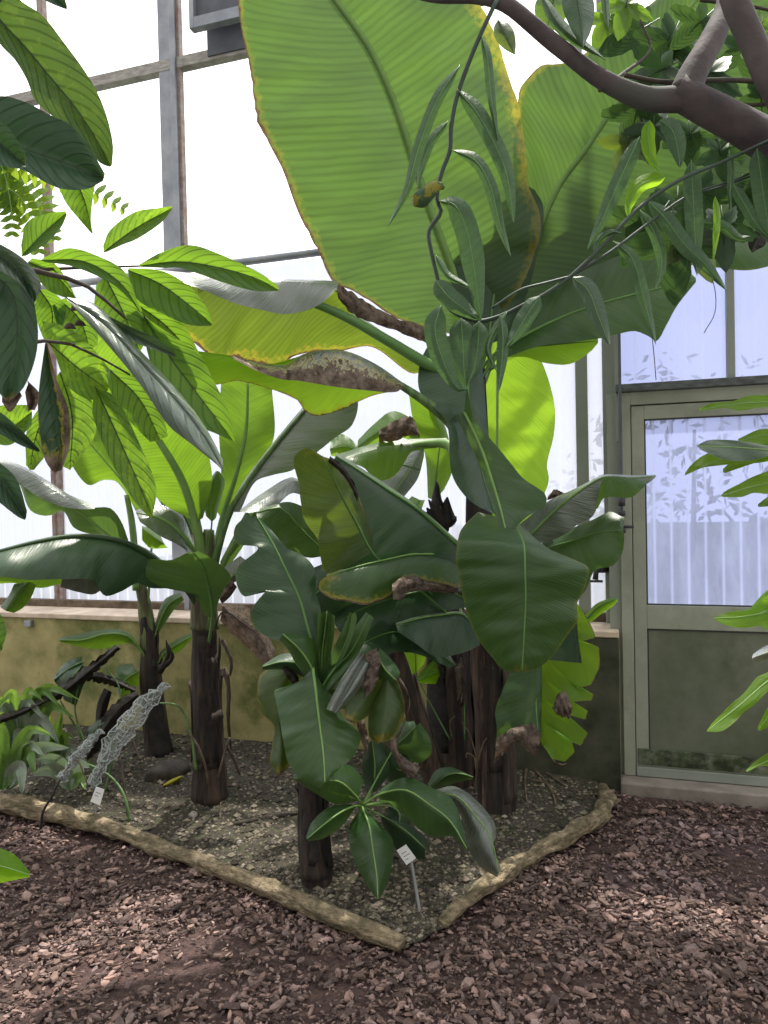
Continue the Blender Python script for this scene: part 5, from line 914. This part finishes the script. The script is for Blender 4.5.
q = MB(); q.tube(path([(414, 205, 1.76), (425, 195, 1.74), (437, 186, 1.74), (444, 188, 1.75)], 12), [.006, .014, .019, .02, .019, .018, .017, .016, .014, .012, .009, .004], 10, .2, 3); q.build('folded_leaf', VB, VIN, True)
me = VIN.children[-1].data
ul = me.uv_layers.new(name='leafuv'); me.color_attributes.new('mask', 'FLOAT_COLOR', 'POINT').data.foreach_set('color', [0, 0, 0, 0] * len(me.vertices))
# ---------------------------------------------------------------- small things in the bed
# plant labels
def plant_label(name, corners, d, foot, label, lines):
    c = [P(x, y, d) for x, y in corners]; E = empty(name, G(*foot, .06), label, 'plant tag')
    nrm = (c[1] - c[0]).cross(c[3] - c[0]).normalized(); nrm = nrm if nrm.dot(CAMP - c[0]) > 0 else -nrm
    q = MB(); q.add([v + nrm * .002 for v in c] + [v - nrm * .002 for v in c], [(0, 1, 2, 3), (7, 6, 5, 4), (0, 4, 5, 1), (1, 5, 6, 2), (2, 6, 7, 3), (3, 7, 4, 0)]); q.build('plate', MT['white_tag'], E, bevel=.001)
    m_ = (c[2] + c[3]) / 2; f = G(*foot, .05); f.z = bed_h(f.x, f.y) - .03
    q = MB(); q.tube([m_.lerp(c[0], .2) - nrm * .004, m_ - nrm * .004, f], [.006, .006, .006], 8); q.build('stake', MT['stake'], E, True)
    for (u0, u1, v) in lines:
        a = c[0] + (c[1] - c[0]) * u0 + (c[3] - c[0]) * v; b_ = c[0] + (c[1] - c[0]) * u1 + (c[3] - c[0]) * v; h = (c[3] - c[0]) * .035
        q = MB(); q.add([a + nrm * .0028, b_ + nrm * .0028, b_ + h + nrm * .0028, a + h + nrm * .0028], [(0, 1, 2, 3)]); q.build('printed_line', MT['ink'], E)
plant_label('plant_tag', [(396.5, 850.5), (406, 844.5), (416, 858), (406.5, 865)], 2.88, (422, 910), 'small white plant tag on a grey stake in front of the low sucker', ((.2, .7, .3), (.2, .85, .5), (.2, .5, .7)))
plant_label('plant_tag', [(96, 786.5), (104.5, 789.5), (100, 805.5), (90.5, 801.5)], 3.6, (96, 822), 'small white plant tag at the left, behind the long log', ((.2, .8, .3), (.2, .6, .5)))
leafmat('yellow_leaf', (.5, .45, .05), (.4, .35, .04), tmix=.3, veins=20, gloss=.2)
# stones
def stone(name, x, y, rx, ry, rz, mat, label, cat='stone', sd=1, grp=None):
    p = G(x, y, .07); p = G(x, y, bed_h(p.x, p.y) if inbed(p.x, p.y) else 0); bm = bmesh.new(); bmesh.ops.create_icosphere(bm, subdivisions=3, radius=1)
    for v in bm.verts: v.co *= 1 + .28 * noise.noise(v.co * 1.3 + Vector((sd * 5, 0, 0))); v.co = Vector((v.co.x * rx, v.co.y * ry, v.co.z * rz))
    me = bpy.data.meshes.new(name); bm.to_mesh(me); bm.free(); o = link(name, me, mat); o.location = (p.x, p.y, p.z + rz * .45); o.rotation_euler = (0, 0, sd * 1.3); return tag(o, label, cat, grp)
stone('rock', 168, 776, .12, .085, .06, MT['dark_stone'], 'dark flat rock lying beside the thin banana plant', 'rock', 3)
stone('stone', 193, 817, .028, .02, .018, MT['stone'], 'pale stone lying in front of the dark single trunk', sd=4)
stone('stone', 235, 861, .022, .016, .014, MT['stone'], 'white stone near the middle of the long log, behind it', sd=5)
stone('stone', 239, 844, .022, .014, .01, MT['stone'], 'flat whitish stone a little farther back than the white one by the long log', sd=6)
stone('stone', 249, 880, .026, .016, .012, MT['stone'], 'grey stone touching the long log near its middle', sd=7)
# fallen yellow leaf
fl = Vector(G(172, 783, .07)); YL = leaf(None, MT['yellow_leaf'], [(163, 786, 3.98), (172, 782), (181, 777, 4.0)], [(163, 784), (172, 779), (181, 775.5)], [(165, 787), (174, 785), (181, 779)], rib=False, yel=(0, 0, 0), name='fallen_leaf', n=14, m=3)
tag(YL, 'small yellow fallen leaf on the gravel beside the dark rock', 'fallen leaf')
# sticks
def stick(pts, r, label, mat='dry_twig'):
    c = []
    for x, y in pts:
        p = G(x, y, .075); p = G(x, y, bed_h(p.x, p.y) + r); c.append(p)
    q = MB(); q.tube(catmull(c, 14), [r * (.7 + .3 * math.sin(i)) for i in range(14)], 8, .3, 2); tag(q.build('stick', MT[mat], smooth=True), label, 'stick')
stick([(234, 824), (262, 819), (290, 814), (312, 811)], .012, 'mossy dark stick lying behind the young plant, across the gravel', 'twig')
stick([(196, 842), (225, 836), (255, 830)], .006, 'thin brown stick on the gravel nearer the long log', 'twig')
stick([(268, 864), (285, 863), (297, 864)], .005, 'short thin stick between white stone and young banana stem', 'twig')
def roots():
    E = empty('dry_roots', G(560, 800, .07), 'pale bare roots on the gravel right of the tallest trunk', 'roots')
    for pts in ([(527, 765), (525, 785), (528, 808)], [(535, 770), (548, 785), (555, 800), (556, 815)], [(540, 768), (560, 782), (575, 792)], [(530, 780), (545, 783), (560, 800)]):
        c = []
        for x, y in pts: p = G(x, y, .08); c.append(G(x, y, bed_h(p.x, p.y) + .008))
        q = MB(); q.tube(catmull(c, 12), [.008 - .004 * i / 11 for i in range(12)], 7, .3); q.build('root', MT['dry_twig'], E, True)
roots()
# ---------------------------------------------------------------- dark arum leaves and the lacy dead leaf
TARO = empty('elephant_ear', G(100, 800, .06), 'elephant ear plant with withered black curled leaves before the low wall', 'plant')
def arch(par, pts, r0, r1, mat, name='leaf_stalk'): return twig(par, pts, r0, r1, MT[mat], name, 24)
leaf(TARO, DK, [(118, 647, 4.1), (88, 672), (62, 692), (22, 712), (0, 720, 3.9)], [(115, 644), (85, 666), (58, 686), (45, 692), (20, 708), (-2, 714)], [(121, 649), (95, 674), (66, 697), (40, 706), (20, 717), (0, 724)], ruf=.03, n=60, pl=40, pleat=6, saw=.45, yel=(0, 0, 0), ribmat=MT['black_dry'], ribr=(.007, .004))
leaf(TARO, DK, [(84, 675, 4.15), (105, 678), (136, 691, 4.1)], [(85, 670), (105, 673), (136, 687)], [(82, 681), (105, 685), (134, 693)], ruf=.03, n=40, pl=30, pleat=6, saw=.45, yel=(0, 0, 0), ribmat=MT['black_dry'], ribr=(.007, .004))
leaf(TARO, BD, [(80, 668, 4.15), (70, 682), (72, 704, 4.1)], [(85, 662), (56, 674), (64, 700)], [(88, 672), (80, 695), (76, 706)], ruf=.01, yel=(0, 0, 0), ribr=(.006, .003))
leaf(TARO, BD, [(82, 662, 4.2), (70, 668), (54, 680, 4.15)], [(82, 656), (66, 662), (54, 676)], [(84, 668), (70, 678), (56, 684)], yel=(0, 0, 0), ruf=.008, ribr=(.005, .002))
leaf(TARO, DK, [(108, 690, 4.1), (102, 705), (97, 732, 4.05)], [(104, 688), (97, 705), (95, 730)], [(112, 692), (107, 710), (100, 735)], ruf=.015, yel=(0, 0, 0), ribr=(.008, .004), ribmat=MT['black_dry'])
leaf(TARO, DK, [(138, 694, 4.05), (118, 710), (100, 735), (86, 758, 3.9)], [(134, 690), (112, 704), (95, 730), (84, 756)], [(140, 700), (122, 722), (106, 745), (88, 761)], ruf=.03, n=40, pl=30, pleat=6, saw=.45, yel=(0, 0, 0), ribr=(.006, .003), ribmat=MT['black_dry'])
leaf(TARO, BD, [(98, 752, 4.0), (92, 735), (105, 722, 4.0)], [(90, 748), (86, 732), (103, 716)], [(104, 750), (100, 738), (110, 726)], yel=(0, 0, 0), ribr=(.005, .002), ruf=.01)
for pts, m_ in (([(100, 790, 3.95), (88, 750, 4.0), (75, 710, 4.1), (82, 672, 4.15)], 'stalk'), ([(104, 795, 3.95), (112, 760, 4.0), (120, 690, 4.1), (103, 665, 4.15)], 'stalk'), ([(98, 788, 3.95), (82, 740, 4.05), (60, 700, 4.1)], 'stalk'), ([(130, 822, 3.62), (124, 795, 3.66), (112, 778, 3.72), (90, 765, 3.78), (70, 762, 3.8)], 'stalk'),
                ([(128, 815, 3.66), (124, 785, 3.7), (120, 758, 3.74)], 'sheath'), ([(196, 770, 3.66), (190, 730, 3.7), (178, 706, 3.72), (160, 703, 3.74)], 'stalk'), ([(140, 760, 3.9), (133, 740, 3.95), (130, 725, 4.0)], 'sheath')):
    arch(TARO, pts, .008, .004, m_)
# lacy skeleton of a dead leaf
LACE = empty('skeleton_leaf', G(41, 828, .0), 'grey lacy skeleton of a dead leaf propped before the bed on a black stalk', 'dead leaf')
def lace(M, L, R):
    for nm_, mat in (('leaf_skeleton', 'lace'), ('leaf_film', 'lace_skin')):
        seedc[0] = 900
        o = leaf(LACE, MT[mat], M, L, R, rib=False, yel=(0, 0, 0), ruf=.02, name=nm_, n=24, m=3, pl=20, pleat=5, rag=.3)
        r = random.Random(4)
        for v in o.data.vertices: v.co += Vector((r.gauss(0, 1), r.gauss(0, 1), r.gauss(0, 1))) * .0075
        if mat == 'lace':
            w_ = o.modifiers.new('veins', 'WIREFRAME'); w_.thickness = .0075; w_.use_replace = True; w_.use_even_offset = False
def lacemat(name, k):
    m, t, out, nd, lk = nm(name); d = nd('BsdfDiffuse', Color=(.55, .58, .56, 1)); tr = nd('BsdfTranslucent', Color=(.6, .63, .62, 1)); tp = nd('BsdfTransparent'); a = nd('MixShader', Fac=.45); lk(d.outputs[0], a.inputs[1]); lk(tr.outputs[0], a.inputs[2])
    b = nd('MixShader', Fac=k); lk(a.outputs[0], b.inputs[2]); lk(tp.outputs[0], b.inputs[1]); lk(b.outputs[0], out.inputs[0])
lacemat('lace', 1.0); lacemat('lace_skin', .22)
lace([(166, 683, 3.45), (145, 704), (118, 738), (88, 788, 3.35)], [(160, 684), (134, 702), (106, 738), (87, 786)], [(168, 686), (155, 706), (128, 742), (92, 788)])
lace([(100, 730, 3.4), (80, 752), (60, 780, 3.35)], [(98, 730), (76, 750), (58, 778)], [(102, 732), (84, 756), (62, 782)])
arch(LACE, [(41, 828, 3.4), (43, 812, 3.38), (52, 796, 3.36), (60, 780, 3.36)], .007, .004, 'black_dry', 'stalk')
arch(LACE, [(60, 780, 3.36), (76, 760, 3.37), (88, 786, 3.37)], .003, .003, 'dry_twig', 'stalk')
# ---------------------------------------------------------------- strap leaved clumps at the left edge
def clump(x, y, d, label, spec, seed):
    p = P(x, y, d); p.z = bed_h(p.x, p.y); E = empty('spider_lily', p, label, 'plant'); r = random.Random(seed)
    for (tx, ty, hx, hy, w, mt) in spec:
        w *= 1.25
        sleaf(E, MT[mt], [(x + r.uniform(-5, 5), y, d), ((x + hx) / 2, (y + hy) / 2 - 6, d - .02), (hx, hy, d - .08), (tx, ty, d - .16)], w, 'strap', rib=False, yel=(0, 0, 0), ruf=.004, dl=-.02, dr=-.02, n=18, m=3, name='leaf')
clump(20, 772, 4.1, 'clump of arching pale green strap leaves at the left edge under the low wall', [(75, 718, 50, 706, 6, 'lily'), (-10, 705, 5, 700, 6, 'lily'), (44, 702, 28, 690, 5, 'lily'), (48, 722, 26, 702, 5, 'lily_grey'), (80, 700, 45, 688, 5, 'lily'), (60, 745, 40, 718, 6, 'lily_grey'), (40, 770, 45, 722, 6, 'lily_grey'), (-20, 740, 2, 718, 6, 'lily'), (-15, 722, 6, 706, 5, 'lily_grey'), (-5, 712, 12, 692, 5, 'lily'), (62, 708, 40, 690, 5, 'lily'), (10, 765, 22, 730, 6, 'lily_grey')], 1)
clump(5, 790, 3.85, 'lower clump of long grey green strap leaves at the left edge behind the log', [(70, 748, 40, 748, 6, 'lily_grey'), (35, 775, 28, 752, 6, 'lily'), (-20, 770, 0, 752, 5, 'lily'), (30, 742, 20, 745, 6, 'lily'), (52, 735, 30, 730, 6, 'lily'), (22, 795, 20, 766, 5, 'lily_grey'), (45, 757, 30, 745, 6, 'lily_grey'), (-12, 742, 2, 728, 5, 'lily')], 2)
clump(58, 775, 4.25, 'clump of bright upright strap leaves behind the withered black leaves', [(50, 715, 52, 735, 5, 'ginger_sunlit'), (62, 712, 58, 730, 5, 'lily'), (75, 740, 66, 735, 5, 'lily'), (40, 742, 50, 735, 5, 'lily'), (80, 760, 70, 748, 4, 'lily_grey')], 3)
clump(72, 790, 3.75, 'pair of long flat grey strap leaves lying beside the left plant tag', [(36, 760, 52, 760, 7, 'lily_grey'), (90, 768, 82, 764, 6, 'lily_grey'), (32, 775, 50, 770, 6, 'lily_grey'), (85, 790, 82, 778, 4, 'lily')], 4)
